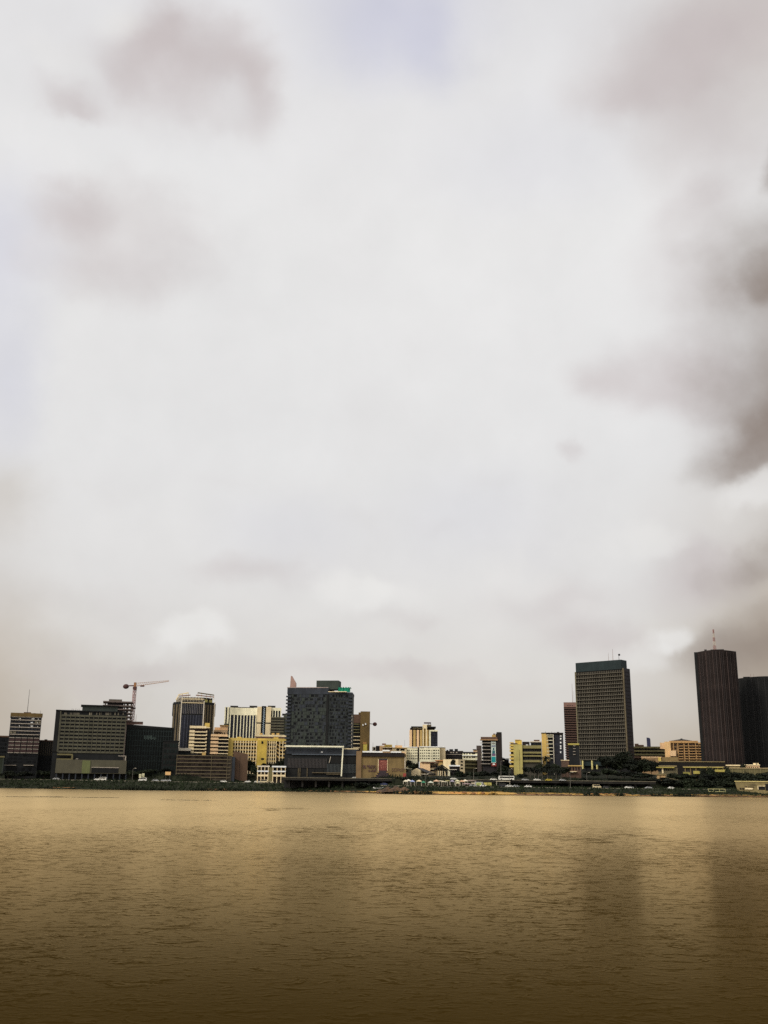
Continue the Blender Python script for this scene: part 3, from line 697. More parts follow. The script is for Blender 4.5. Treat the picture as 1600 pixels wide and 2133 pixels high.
b = B('striped_tower', 'tower of cream columns with dark roof canopy and rooftop sign frame', 853, 911.5, 1520, 985, D=26)
xa, xb = b.at(880.5, 1525)[0], b.at(889.5, 1525)[0]; xc = b.at(894, 1525)[0]
b.bx('wall', mat('deep_brown_glass', (46, 36, 34), k=.9), .6, xc, 1.5, b.D, -3, b.H + 2)
for p0, p1, mm in ((853, 858.4, peach), (861, 866, ochre), (868.2, 873, peach), (874.8, 879.6, ochre), (889.6, 892.6, ochre)): b.px('column', mm, p0, 1520.5, p1, 1640, -1, 1.5, base=True)
zt = b.zat(1509.5); zar = b.zat(1519)
b.bx('stair_tower', cream, xa, xb, -1.2, 5, zar + 1.2, zt); b.bx('stair_tower_side', cream, xa, xa + 1.1, -1.2, 5, -3, zar + 1.2); b.bx('stair_tower_side', cream, xb - 1.2, xb, -1.2, 5, -3, zar + 1.2)
b.bx('arch_recess', mat('olive_brown_recess', (128, 106, 56)), xa + 1.1, xb - 1.2, -.2, 2, -3, zar + .6)
bm = bmesh.new(); r_ = (xb - xa - 2.3) / 2; cx_ = xa + 1.1 + r_
arc = [(cx_ + r_ * math.cos(t), zar + r_ * .8 * math.sin(t)) for t in spread(0, math.pi, 9)]
vt = [(xb - 1.2, zar + 1.2), (xa + 1.1, zar + 1.2)]
poly = arc + vt[::-1]
a = [bm.verts.new((x, -1.2, z)) for x, z in poly]; e = [bm.verts.new((x, -.1, z)) for x, z in poly]
bm.faces.new(a); bm.faces.new(e[::-1]); n = len(poly)
for i in range(n): bm.faces.new((a[i], e[i], e[(i + 1) % n], a[(i + 1) % n]))
obj('arch', bm, cream, b.root)
b.px('panel_frame', cream2, 894, 1520.5, 912, 1523.5, -.6, 2); b.px('panel_frame', cream2, 894, 1523.5, 897.4, 1640, -.6, 2, base=True); b.px('panel_side', slate, 897.4, 1523.5, 911.6, 1640, .4, b.D, base=True)
for j in range(6):
    for i in range(4): b.px('window', g_blue, 898.4 + i * 3.1, 1524.5 + j * 5, 901 + i * 3.1, 1528.7 + j * 5, .25, .5)
b.px('attic', darkbrown, 859.5, 1516, 905.5, 1521, 1.2, 20); b.px('roof_canopy', black, 856.5, 1513, 880, 1515.6, -2, 22); b.px('roof_canopy', black, 890, 1513.4, 908, 1515.6, -2, 22); b.px('canopy_soffit', cream, 860, 1516, 880, 1517.2, -1, 1)
b.px('lift_house', greybrown, 889.6, 1509.4, 898.6, 1514, 3, 12)
sg = b.px('sign_board', mat('violet_grey_sign', (112, 100, 108), k=1.1), 883.2, 1504.4, 898, 1507.4, 3, 3.5)
for px_ in (892.3, 897): b.px('sign_post', darkbrown, px_, 1507, px_ + .7, 1510.5, 3, 3.4)
for i in range(6): b.px('sign_letter', darkbrown, 884.2 + i * 2.3, 1505 + .3 * (i % 2), 885.5 + i * 2.3, 1507, 2.7, 3)

# ------------------------------------------------------------------ 12. middle distance right of centre
b = B('dark_flats', 'dark flats with cluttered rooftop sheds right of the white office', 928, 965, 1564, 865, D=18)
b.core('wall', darkbrown); b.grid('window', g_dark, 1, b.W - 1, b.zat(1584), b.H - 1, 9, 4, .6, .5)
for px_, w, y in ((930, 4, 1562), (936, 8, 1560.5), (947, 7, 1560), (956, 8, 1564)): b.px('roof_shed', charcoal if px_ < 956 else olive2, px_, y, px_ + w, 1566, 2, 8)
for px_ in (938, 943, 950): b.px('roof_tank', slabgrey, px_, 1566.5, px_ + 3, 1568.4, -.3, .2)
b.px('floor_band', slabgrey, 930, 1571, 962, 1571.8, -.5, 0)
b = B('cream_house', 'cream house with three small windows per floor and long pale eaves', 963.5, 1004, 1566, 848, D=16)
b.core('wall', cream2, b.H - 1); b.bx('roof_slab', darkroof, -.2, b.W, -.4, b.D, b.H - 1, b.H); b.px('eaves', white, 963, 1573, 1004, 1574.3, -1.2, 0); b.px('attic', peach, 986, 1561.5, 1002, 1566.5, 2, 10); b.px('attic_roof', darkbrown, 985, 1560.6, 992, 1562, 1, 10)
for y in (1568.5, 1576):
    for px_ in (966, 971.5, 977.5): b.px('window', g_dark, px_, y, px_ + 2.6, y + 3, -.12, .1)
    b.px('loggia', g_warm, 983, y, 990, y + 2.6, -.12, .1)
b = B('awning_house', 'low house with a white curved awning left of the banner tower', 990, 1006, 1580, 800, D=8)
b.core('wall', slabgrey, b.H - 1.5)
bm = bmesh.new(); arc = [(b.W * i / 10, 1.3 * math.sin(math.pi * i / 10)) for i in range(11)]
a = [bm.verts.new((x, -2, b.H - 1.5 + z)) for x, z in arc]; e = [bm.verts.new((x, 4, b.H - 1.5 + z)) for x, z in arc]
for i in range(10): bm.faces.new((a[i], a[i + 1], e[i + 1], e[i]))
bm.faces.new(a)
obj('awning', bm, white, b.root)
b = B('banded_annex', 'cream end wall with three dark windows and a long wing of olive bands', 953, 1002, 1581.5, 778, 800, D=14)
xe = b.at(966.5, 1590)[0]
b.bx('end_wall', cream, 0, xe, -.8, b.D, -3, b.H); b.bx('wing_wall', mat('dim_olive_wall', (66, 62, 44), k=1.0), xe, b.W, .6, b.D, -3, b.H - .5)
for y in (1585, 1591.7, 1599): b.px('window', g_dark, 960, y, 964.4, y + 3.2, -.95, -.7)
for y in (1583, 1590.5, 1598): b.px('floor_band', olive2, 967, y, 1002, y + 3, -.4, .8)
b.px('canopy', cream, 955, 1609.8, 972, 1611, -2, 0)
b = B('banner_tower', 'dark brown balcony tower with a blue advertising banner hung down its face', 1003, 1033, 1537, 790, D=20)
xs = b.at(1045.5, 1540, 1)[0]
b.bx('wall', mat('dark_umber_wall', (42, 38, 38), k=.9), 1, b.W, .8, b.D, -3, b.H); b.bx('blank_shaft', darkbrown, b.W, xs, -.8, b.D, -3, b.zat(1528))
b.px('roof_tank', black, 1034.5, 1525, 1045, 1530, 2, 9); b.px('rooftop_storey', ochre, 1025, 1530.5, 1040, 1535.5, 2, 10); b.px('rooftop_box', brown, 1027.5, 1528, 1031.5, 1531, 3, 7)
b.px('top_floor', brown, 1001.5, 1535, 1036, 1540, -1.5, 6); b.px('cornice', mat('tan_cornice', (140, 110, 76)), 1000, 1540, 1037, 1542, -2.2, 6)
for y in (1547, 1553.5, 1561, 1568.5, 1576, 1583, 1590.5): b.px('balcony_slab', slabgrey, 1001.5 if y > 1550 else 1000, y, 1022, y + 1, -1.6, .8)
for y in (1543, 1549, 1556, 1563, 1571, 1578, 1585, 1592):
    for i in range(5): b.px('window', g_dark, 1004 + i * 3.8, y, 1007 + i * 3.8, y + 3.6, .65, .9)
b.px('low_wing', mat('umber_wing', (72, 62, 56), k=1.1), 992.5, 1553, 1003, 1562, 3, 14); b.px('low_wing', mat('umber_wing', (72, 62, 56)), 994, 1561, 1003, 1640, 3, 14, base=True)
bn = b.px('banner', mat('banner_pale', (176, 184, 172), var=.15), 1023, 1545, 1032.6, 1589, -1.3, -1.1)
for (x0_, y0_, x1_, y1_, c_) in ((1024, 1546.5, 1026, 1550, (96, 88, 80)), (1026.8, 1546.3, 1028.6, 1550.4, (96, 88, 80)), (1029.4, 1547, 1031.4, 1550, (96, 88, 80)), (1024, 1552.3, 1032, 1553, (60, 66, 74)), (1024, 1553.3, 1032, 1555, (130, 136, 150)), (1024, 1555.4, 1031.6, 1556.2, (60, 66, 74)),
        (1026.6, 1558, 1029.8, 1562, (30, 62, 72)), (1025.4, 1563, 1031, 1570, (40, 86, 92)), (1024.6, 1570, 1032, 1574.5, (92, 70, 96)), (1024, 1576, 1032.4, 1587.6, (18, 122, 122)), (1025.5, 1584, 1030.6, 1586, (80, 170, 160))):
    b.px('banner_print', mat('banner_print_%d_%d_%d' % c_, c_, var=.1), x0_, y0_, x1_, y1_, -1.42, -1.3)
b.px('banner_foot', mat('banner_red', (120, 48, 40)), 1024, 1590, 1034, 1596, -1.3, -1.1); b.px('banner_emblem', white, 1026.4, 1590.6, 1031, 1593.4, -1.45, -1.3)

b = B('shed', 'white peaked canopy roof by dark trees right of the banner tower', 1044, 1060, 1577, 815, D=8)
b.core('wall', charcoal, b.H - 1)
bm = bmesh.new(); vs = [bm.verts.new(p) for p in ((-.5, -.8, b.H + .3), (b.W, -.8, b.H - 2), (b.W, 6, b.H - 2), (-.5, 6, b.H + .3), (-.5, -.8, b.H - .5), (b.W, -.8, b.H - 2.4), (b.W, 6, b.H - 2.4), (-.5, 6, b.H - .5))]
for f in ((0, 3, 2, 1), (4, 5, 6, 7), (0, 1, 5, 4), (1, 2, 6, 5), (2, 3, 7, 6), (3, 0, 4, 7)): bm.faces.new([vs[i] for i in f])
obj('canopy_roof', bm, white, b.root)

b = B('gable_house', 'cream gable-end house with dark roof wing near the painted hall', 857, 875, 1604, 725, 722, D=12)
zr_ = b.zat(1600.5); bm = bmesh.new()
poly = [(0, -3), (b.W, -3), (b.W, b.H), (b.W * .55, zr_), (0, b.H - .6)]
a = [bm.verts.new((x, 0, z)) for x, z in poly]; e = [bm.verts.new((x, b.D, z)) for x, z in poly]; n = 5
bm.faces.new(a); bm.faces.new(e[::-1])
for i in range(n): bm.faces.new((a[i], e[i], e[(i + 1) % n], a[(i + 1) % n]))
obj('wall', bm, peach_pale, b.root)
xw = b.at(893, 1605)[0]
b.bx('wing_wall', mat('dim_cream_wall', (120, 108, 84)), b.W, xw, 3, b.D, -3, b.H - 1.6)
bm = bmesh.new(); vs = [bm.verts.new(p) for p in ((b.W * .5, 1.5, zr_ + .3), (xw + .6, 1.5, b.H - 2.4), (xw + .6, b.D, b.H - 2.4), (b.W * .5, b.D, zr_ + .3), (b.W * .5, 1.5, zr_ - .3), (xw + .6, 1.5, b.H - 3.0), (xw + .6, b.D, b.H - 3), (b.W * .5, b.D, zr_ - .3))]
for f in ((0, 3, 2, 1), (4, 5, 6, 7), (0, 1, 5, 4), (1, 2, 6, 5), (2, 3, 7, 6), (3, 0, 4, 7)): bm.faces.new([vs[i] for i in f])
obj('roof', bm, darkroof, b.root)
for y in (1608, 1613.5):
    for i in range(4): b.px('window', g_dark, 877 + i * 4, y, 879.6 + i * 4, y + 2.8, 2.85, 3.1)
b.px('balcony', offwhite, 875.5, 1612, 892, 1613.2, 2, 3)
b = B('villa', 'three-storey cream villa with shaded loggias behind the gable-end house', 873, 913, 1588, 748, D=16)
xm = b.at(896, 1600)[0]
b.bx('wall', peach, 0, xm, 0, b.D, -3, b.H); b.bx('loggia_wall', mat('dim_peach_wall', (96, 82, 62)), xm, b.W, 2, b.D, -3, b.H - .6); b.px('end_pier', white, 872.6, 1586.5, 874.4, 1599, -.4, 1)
b.bx('roof_slab', mat('brown_eaves', (96, 70, 52)), 1.5, b.W + .5, -.8, b.D, b.H - .3, b.H + .5)
for y in (1601.5, 1607.5, 1614): b.px('balcony_slab', cream, 896, y, 912, y + 1.1, -.5, 2)
for y in (1594.5, 1603, 1609.5):
    for i in range(3): b.px('window', g_dark, 897 + i * 5, y, 901 + i * 5, y + 3.6, 1.85, 2.1)
b.px('window', g_dark, 888, 1588.8, 905, 1590.2, -.15, .1)
b = B('low_hall', 'orange-tan flat hall between the white office and the villa roofs', 909, 939, 1584, 800, D=18)
b.core('wall', ochre); b.bx('roof', terracotta, -1, b.W + .2, -1.2, b.D, b.H - .4, b.H + .3); b.vbars('joint', tan2, spread(2, b.W - 1, 4), .3, -2, b.H - .6, -.1, 0)
b = B('gable_house', 'house with a wide dark gable roof behind slim palm stems', 905, 937, 1602, 738, D=14)
b.core('wall', mat('dim_tan_wall', (112, 96, 70)), b.H - .5); zr_ = b.zat(1592)
bm = bmesh.new(); poly = [(-1, b.H - .4), (b.W * .48, zr_), (b.W + 1.4, b.H - 1.6), (b.W + 1.4, b.H - 2.3), (b.W * .48, zr_ - .8), (-1, b.H - 1.2)]
a = [bm.verts.new((x, -1.2, z)) for x, z in poly]; e = [bm.verts.new((x, b.D, z)) for x, z in poly]; n = 6
bm.faces.new(a); bm.faces.new(e[::-1])
for i in range(n): bm.faces.new((a[i], e[i], e[(i + 1) % n], a[(i + 1) % n]))
obj('roof', bm, darkroof, b.root)
bm = bmesh.new(); tri = [(.5, b.H - .6), (b.W * .48, zr_ - 1), (b.W - .5, b.H - 1.6)]
a = [bm.verts.new((x, -.2, z)) for x, z in tri]; e = [bm.verts.new((x, .4, z)) for x, z in tri]
bm.faces.new(a); bm.faces.new(e[::-1])
for i in range(3): bm.faces.new((a[i], e[i], e[(i + 1) % 3], a[(i + 1) % 3]))
obj('gable_wall', bm, darkbrown, b.root)
b.px('barge_board', peach_pale, 920, 1591.4, 922, 1592.2, -1.4, -1.2)
for px_ in (912.5, 917, 921, 926): b.px('pillar', cream, px_, 1606, px_ + 1.6, 1619, -1, -.4)
b.px('side_wall', cream2, 933, 1602, 937.4, 1619, -.6, 3)
for i in range(3): b.px('window', g_dark, 914 + i * 7, 1608, 918 + i * 7, 1614, -.15, .1)
b = B('white_terrace', 'flat white roof terrace right of the wide dark gable roof', 936, 958, 1594.5, 752, D=12)
b.core('wall', darkbrown, b.H - .6); b.bx('roof_slab', white, -.4, b.W + .2, -.8, b.D, b.H - .6, b.H + .3); b.px('ledge', offwhite, 937, 1602.5, 952, 1603.6, -1.5, 0)
b.grid('window', g_dark, .5, b.W - .5, b.H - 5, b.H - 1, 5, 1, .6, .7)

# ------------------------------------------------------------------ 13. yellow and brown group
b = B('yellow_office', 'yellow-olive office with a tall blank end wall and long olive balcony bands', 1062, 1128, 1547, 780, D=20)
x0_ = b.at(1069.5, 1555)[0]; x1_ = b.at(1088, 1555)[0]
b.bx('balcony_core', darkbrown, .6, x0_ + 1, 1.0, b.D, -3, b.H - .6)
for y in (1546, 1550.5, 1556, 1562, 1571, 1578, 1585, 1594): b.px('balcony_front', yellow, 1061.5, y, 1070, y + (4 if y > 1548 else 2), -.3, 1.2)
b.px('balcony_shade', redbrown, 1063.5, 1548, 1078, 1550, -.5, 1)
b.bx('end_wall', mat('olive_yellow_wall', (158, 146, 86), k=1.25), x0_, x1_, -1.4, b.D - 2, -1, b.zat(1551)); b.px('stair_head', yellow2, 1073, 1541.5, 1087, 1550.5, 2, 9); b.px('stair_head_roof', ochre, 1072.5, 1540.5, 1084, 1542, 1.6, 9)
b.px('joint', olive2, 1081.5, 1562, 1082.3, 1606, -1.5, -1.3)
b.bx('wing_wall', mat('dim_olive_brown_wall', (64, 60, 48), k=1.0), x1_, b.W, 1, b.D, -3, b.zat(1553, x=b.W * .8))
for y0_, y1_ in ((1552.5, 1559), (1566, 1569.5), (1573, 1576), (1583.5, 1587.5)): b.px('floor_band', mat('olive_balcony_band', (112, 104, 64)), 1088, y0_, 1128, y1_, -.4, 1.2)
for y in (1560, 1570.3, 1577):
    for i in range(8): b.px('window', g_dark, 1089.5 + i * 4.8, y + .3, 1093.5 + i * 4.8, y + 4.5, .88, 1.1)
b.px('rooftop_shed', darkbrown, 1088, 1545, 1103, 1552.5, 3, 10); b.px('roof_dish', white, 1095.5, 1551, 1100, 1553, 2, 2.6)
b = B('flat_roof_block', 'dark low block with a pale flat roof behind the olive balcony bands', 1105.5, 1128, 1544, 830, D=14)
b.core('wall', slate, b.H - .8); b.bx('roof_slab', offwhite, -.6, b.W, -1, b.D, b.H - .8, b.H); b.px('roof_box', brown, 1112, 1541, 1124, 1544, 2, 9); b.grid('window', g_dark, .6, b.W - .4, b.H - 5, b.H - 1.4, 5, 1, .7, .7)
b = B('corner_block', 'block with a yellow end wall, white balcony edges and dark window bays', 1128, 1173, 1528, 806, D=18)
xa = b.at(1145, 1540)[0]; xb = b.at(1152, 1540)[0]; xc = b.at(1164.5, 1540)[0]; xd = b.at(1169, 1540)[0]
b.bx('end_wall', mat('yellow_ochre_wall', (176, 146, 80)), 0, b.at(1138, 1540)[0], -1, b.D, -3, b.H); b.bx('bay_wall', mat('shaded_bay_wall', (44, 44, 50), k=.9), b.at(1138, 1540)[0], b.W, .6, b.D, -3, b.H - .6)  # bay wall colour carries the shade of the block's right face
b.bx('roof_edge', darkbrown, -.2, b.W + .2, -1.2, b.D, b.H, b.H + .7)
for i, y in enumerate((1530.5, 1534.5, 1541.5, 1549, 1557, 1564, 1571, 1579)):
    b.px('balcony_slab', cream2, 1138, y, 1152, y + 1.1, -.8, .8); b.px('balcony_side', ochre, 1138, y + 1.2, 1140 + i * .8, y + 6.8, -.9, .7)
    b.px('bay_window', g_dark, 1144, y + 1.6, 1151, y + 6, .42, .7)
b.vbars('pier', offwhite, [xb + .3], .45, -3, b.H - .6, -.8, .6)
for y in (1530, 1536, 1542, 1548, 1554, 1560, 1566): b.px('window', g_blue, 1154, y, 1163, y + 4.2, .45, .7)
for y in (1531, 1537, 1545, 1552.5, 1557, 1565): b.px('white_opening', white, 1166.5, y, 1169.4, y + 3.4, .4, .7)  # plain white panels down the right-hand bay
for px_, y in ((1136.5, 1523.5), (1143.5, 1525), (1149.5, 1523.5), (1156, 1525)): b.mast('aerial', darkbrown, px_, y, 1528, 4, .2)
b.px('roof_vent', darkroof, 1160, 1524.6, 1165, 1527, 3, 7)

b = B('redbrown_tower', 'slim red-brown tower of thin slab floors with a pink cap behind the tall louvred tower', 1174, 1204, 1463, 965, D=22)
b.bx('wall', redbrown, .8, b.W, .8, b.D, -3, b.H); b.bx('cap', pinkish, 0, b.W + .3, -.3, b.D, b.zat(1473), b.H)
for i in range(4): b.px('cap_window', darkbrown, 1181 + i * 3.6, 1468.6, 1182.6 + i * 3.6, 1470.2, -.4, -.1)
zz = spread(b.zat(1588), b.zat(1476), 24); b.hbars('floor_slab', mat('brown_slab', (86, 64, 54), k=1.1), 0, b.W, zz, .8, -.6, b.D)
for z0, z1 in zip(zz[:-1], zz[1:]):
    for i in range(4): b.bx('window', g_warm, 1 + i * 3.2, 3.6 + i * 3.2, .66, .9, z0 + .9, z1 - .5)
b.mast('mast', pinkish, 1193, 1424, 1463, 6, .2); b.mast('aerial', steel, 1196, 1440, 1463, 9, .12)
b = B('olive_cap_block', 'dark block with an olive roof slab at the foot of the louvred tower', 1184, 1206, 1549, 790, D=14)
b.core('wall', charcoal, b.H - 1); b.bx('roof_slab', olive, -.4, b.W + .2, -.7, b.D, b.H - 1, b.H + .2)
for y in (1553, 1559, 1565, 1571): b.px('balcony', slabgrey, 1194, y, 1199, y + 1, -1, 0); b.px('window', g_dark, 1186, y, 1192, y + 4, -.1, .1)
b = B('pergola_wall', 'brown latticed garden wall block below the red-brown tower', 1169, 1185, 1583, 760, D=8)
b.core('wall', mat('lattice_brown', (96, 78, 66)), b.H - .4); b.vbars('lattice_rib', brown, spread(.3, b.W - .3, 7), .3, -2, b.H, -.25, 0); b.bx('coping', cream, -.3, b.W + .3, -.5, b.D, b.H - .4, b.H)
b = B('gatehouse', 'small brown gatehouse with pale roof strips below the louvred tower', 1184, 1210, 1594, 752, D=9)
b.core('wall', mat('gatehouse_brown', (78, 58, 46)), b.H - .7); b.bx('roof_slab', ochre, -.4, b.W + 1, -1, b.D, b.H - .7, b.H); b.px('lower_roof', cream, 1176, 1606.6, 1202, 1607.8, -2.4, 0); b.grid('window', g_dark, .5, b.W - .5, b.H - 4, b.H - 1, 4, 1, .5, .7)

# ------------------------------------------------------------------ 14. tall louvred tower
b = B('louvred_tower', 'tall slab tower of stacked sun louvres with a teal cap and dark side face', 1199, 1298, 1400, 893, 862, D=11, ytr=1392)
zt = b.H; zb_ = b.zat(1583); N = 24
b.bx('wall', mat('deep_shade_wall', (44, 40, 36), k=.9), 0, b.W, .8, b.D, zb_, zt)
b.bx('side_wall', mat('shaded_side', (46, 42, 44), k=.95, var=.3), b.W - .05, b.W + .5, .4, b.D + .3, zb_ - 3, zt + .8)  # shade of the right-hand face is put into this darker colour
b.bx('cap', tealcap, .3, b.W - 1.6, 0, b.D - 1, zt, b.zat(1377.5))
b.bx('corner_pier', greybrown, b.W - .4, b.W + .7, -.8, .4, zb_, zt + .6); b.bx('corner_pier', mat('dull_yellow_edge', (112, 104, 78), k=1.1), -.5, .4, -.8, .8, zb_, zt)
zz = spread(zb_, zt, N + 1); nf = 26; fw = (b.W - 1.2) / nf; h = zz[1] - zz[0]
bmf = bmesh.new()
for i in range(nf): box_into(bmf, .6 + fw * (i + .3), .6 + fw * (i + .3) + .42, -.55, .8, 0, h * .6)
fins = mesh_of(bmf, 'louvre_row', louvre)
for j in range(N):
    b.bx('floor_slab', louvre, .2, b.W - .2, -1.15, .9, zz[j], zz[j] + .5)
    o = bpy.data.objects.new('louvre_row', fins); o.location = (0, 0, zz[j] + .5); link(o, b.root)
    for i in range(13): b.bx('window', g_dark, .7 + fw * 2 * i, .5 + fw * 2 * (i + 1), .66, .85, zz[j] + .5, zz[j + 1] - .3) if j * 13 + i < 100 else None
for j in range(N): b.bx('side_band', darkbrown, b.W + .5, b.W + .62, 1, b.D - .5, zz[j] + .2, zz[j] + .8)
b.bx('base_storey', tealcap, 1, b.W - 1, .6, b.D - .5, b.zat(1595), zb_)
for px_, y0_, y1_ in ((1212, 1584.5, 1601.5), (1221.5, 1585, 1592), (1231.5, 1584.5, 1602.5), (1242, 1593, 1602)): b.px('pillar', mat('pale_yellow_pillar', (184, 172, 112)), px_, y0_, px_ + 2.4, y1_, -2.4 if px_ != 1221.5 else 1, -1.2 if px_ != 1221.5 else 2)
b.bx('ground_hall', black, 1, b.W, 3, b.D, -3, b.zat(1594))
b.mast('mast', pinkish, 1277, 1352, 1375, 6, .18); b.mast('mast', pinkish, 1268, 1360, 1375.5, 4, .14)
ms = b.mast('radar_mast', steel, 1289.5, 1364, 1374, 5, .22)
xa, za = b.at(1289.8, 1364, 5); bm = bmesh.new(); bmesh.ops.create_icosphere(bm, subdivisions=2, radius=.95, matrix=Matrix.Translation((xa, 5, za))); obj('radome', bm, charcoal, ms)

# ------------------------------------------------------------------ 15. right side
b = B('terraced_block', 'long low block of olive terrace bands between the two dark towers', 1316, 1386, 1555, 940, D=30)
b.core('wall', mat('dim_umber_wall', (54, 46, 38), k=1.0), b.H - 1)
for y, m_ in ((1555, olive2), (1562.5, olive2), (1570, olive2), (1575.5, brown)): b.px('terrace_band', m_, 1314, y, 1387, y + 3.6, -2, 2)
for y in (1559, 1566.4):
    for i in range(12): b.px('window', g_dark, 1324 + i * 5, y, 1328 + i * 5, y + 3, -.15, .1)
b.px('rooftop_shed', brown, 1322, 1549, 1330, 1556, 4, 12); b.px('rooftop_shed', brown, 1329, 1551.5, 1341, 1556, 4, 12)
b = B('tan_wall_block', 'tan block with an orange end below the olive terrace bands', 1336, 1378, 1577, 860, D=10)
b.core('wall', mat('terracotta_tan_wall', (130, 104, 72))); b.px('end_bay', yellow, 1371, 1577.5, 1377, 1586, -.4, 0); b.bx('coping', peach, -.2, b.W, -.3, b.D, b.H - .3, b.H + .3); b.grid('window', g_warm, 1, b.W - 5, b.H - 4, b.H - 1, 10, 1, .4, .5)
b = B('slim_tower', 'far slim dark blue tower with a curved top on the skyline', 1347, 1354.8, 1540, 1500, D=10)
b.poly('wall', glass('navy_glass', (40, 42, 66), k=1.0, rnd=0), [(0, 0), (b.W, 0), (b.W, b.D), (0, b.D)], -10, b.H)
bm = bmesh.new(); pl = [(0, b.H), (b.W, b.H), (b.W * .9, b.H + 1.6), (b.W * .6, b.H + 2.3), (0, b.H + 2.6)]
a = [bm.verts.new((x, 0, z)) for x, z in pl]; e = [bm.verts.new((x, b.D, z)) for x, z in pl]
bm.faces.new(a); bm.faces.new(e[::-1])
for i in range(5): bm.faces.new((a[i], e[i], e[(i + 1) % 5], a[(i + 1) % 5]))
obj('curved_top', bm, MATS['navy_glass'], b.root)
b = B('balcony_hotel', 'tan balcony hotel with a shallow domed roof left of the maroon tower', 1384, 1462, 1545, 880, D=24)
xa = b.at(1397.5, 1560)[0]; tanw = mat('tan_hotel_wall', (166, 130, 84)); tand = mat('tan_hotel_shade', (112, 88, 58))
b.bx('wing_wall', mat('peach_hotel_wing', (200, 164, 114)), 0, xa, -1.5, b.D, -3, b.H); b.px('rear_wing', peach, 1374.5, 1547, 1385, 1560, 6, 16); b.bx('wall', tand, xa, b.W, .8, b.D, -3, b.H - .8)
b.px('podium', peach, 1395, 1563.5, 1408, 1575, -4, -1.5)
b.px('parapet', tanw, 1394, 1543, 1454, 1547.5, -.4, 10); b.px('parapet', tanw, 1454, 1546.5, 1462, 1550, -.2, 10)
bm = bmesh.new(); xc, zc = b.at(1420, 1543.2, 6)
for k in range(1, 7):
    pass
pts = [(16 * math.cos(t), 5 * math.sin(t)) for t in spread(0, 2 * math.pi, 17)[:-1]]
ring = [bm.verts.new((xc + x * .62, 7 + y, zc)) for x, y in pts]; ap = bm.verts.new((xc, 7, zc + 1.7))
for i in range(16): bm.faces.new((ring[i], ring[(i + 1) % 16], ap))
obj('domed_roof', bm, darkroof, b.root); b.px('roof_knob', darkroof, 1417.5, 1538.3, 1421.5, 1541.5, 6, 8)
xs = [1414.5, 1426.5, 1435, 1443, 1450, 1456.5]; ws = [8, 6, 7, 5.5, 4.5, 4]
for j, y in enumerate((1550, 1555.5, 1561, 1566.5, 1572, 1577)):
    for x_, w_ in zip(xs, ws):
        b.px('window', g_warm, x_, y, x_ + w_, y + 2.8, .65, .9); b.px('balcony', tanw, x_ - .4, y + 2.9, x_ + w_ + .4, y + 4.5, -.5 - .3 * (j % 2), .9)
for px_ in (1402, 1411, 1424, 1433.3, 1448, 1461): b.px('pier', tanw, px_, 1548, px_ + 1.6, 1585, -.1, .9)
for y in (1550, 1557, 1564): b.px('window', g_warm, 1401, y, 1409, y + 4, .65, .9)

def curved(b, n, bulge, mt, part, z1, z0=-3, ribs=None, ribm=None, back=20):
    arc = [(b.W * i / n, -bulge * math.sin(math.pi * i / n)) for i in range(n + 1)]
    b.poly(part, mt, arc + [(b.W, back), (0, back)], z0, z1)
    if ribs:
        for k in range(ribs):
            x = b.W * (k + .5) / ribs; y = -bulge * math.sin(math.pi * x / b.W)
            w = .5 + .3 * (k % 3 == 0)
            b.bx('rib', ribm[k % len(ribm)], x - w / 2, x + w / 2, y - .3, y + .6, 0, z1 - 1.2)
b = B('maroon_tower', 'tall dark maroon tower with a bowed ribbed front and lattice mast', 1447, 1533.5, 1359.5, 800, D=24)
curved(b, 20, 15, maroon, 'wall', b.H, ribs=24, ribm=[mat('maroon_rib', (53, 43, 39), k=.9), maroon, mat('rust_rib', (62, 49, 44), k=.95), darkbrown], back=24)
b.bx('left_edge', black, -.4, 2.6, -2.6, 22, -3, b.H + .05)
b.px('roof_box', darkroof, 1480, 1352.6, 1508, 1356, 2, 12); b.px('roof_vent', darkroof, 1467, 1352.8, 1472, 1356, 2, 4)
xa, za = b.at(1489, 1353, 6); xb, zb_ = b.at(1486.2, 1311, 6); mst = bpy.data.objects.new('lattice_mast', None); mst.location = (xa, 6, za); link(mst, b.root)
hm = zb_ - za
for k in range(5):
    bm = bmesh.new(); p0 = Vector((0, 0, hm * k / 5 - (1 if k == 0 else 0))); p1 = Vector((0, 0, hm * (k + 1) / 5)); wd = .75 - .1 * k
    lattice(bm, p0, p1, wd, 4, .14); obj('mast_section', bm, mat('mast_red', (128, 78, 66)) if k % 2 == 0 else mat('mast_white', (180, 168, 150)), mst)
b = B('dark_tower', 'near-black bowed tower cut by the right edge beside the maroon tower', 1533, 1650, 1414, 838, D=26)
curved(b, 20, 16, black, 'wall', b.H, ribs=26, ribm=[black, mat('soot_rib', (38, 36, 34), k=1.0), black], back=26)
b.px('roof_box', black, 1548, 1409.6, 1562, 1412.4, 0, 10); b.px('roof_rail', black, 1562, 1410.5, 1640, 1413, -3, 8)
for px_ in (1564, 1570.5): b.mast('aerial', pinkish, px_, 1403.5, 1411, 6, .14)
dull_ochre = mat('dull_ochre_roof', (122, 108, 74), k=1.1); tan_pale = mat('pale_tan_coping', (150, 132, 96), k=1.1)
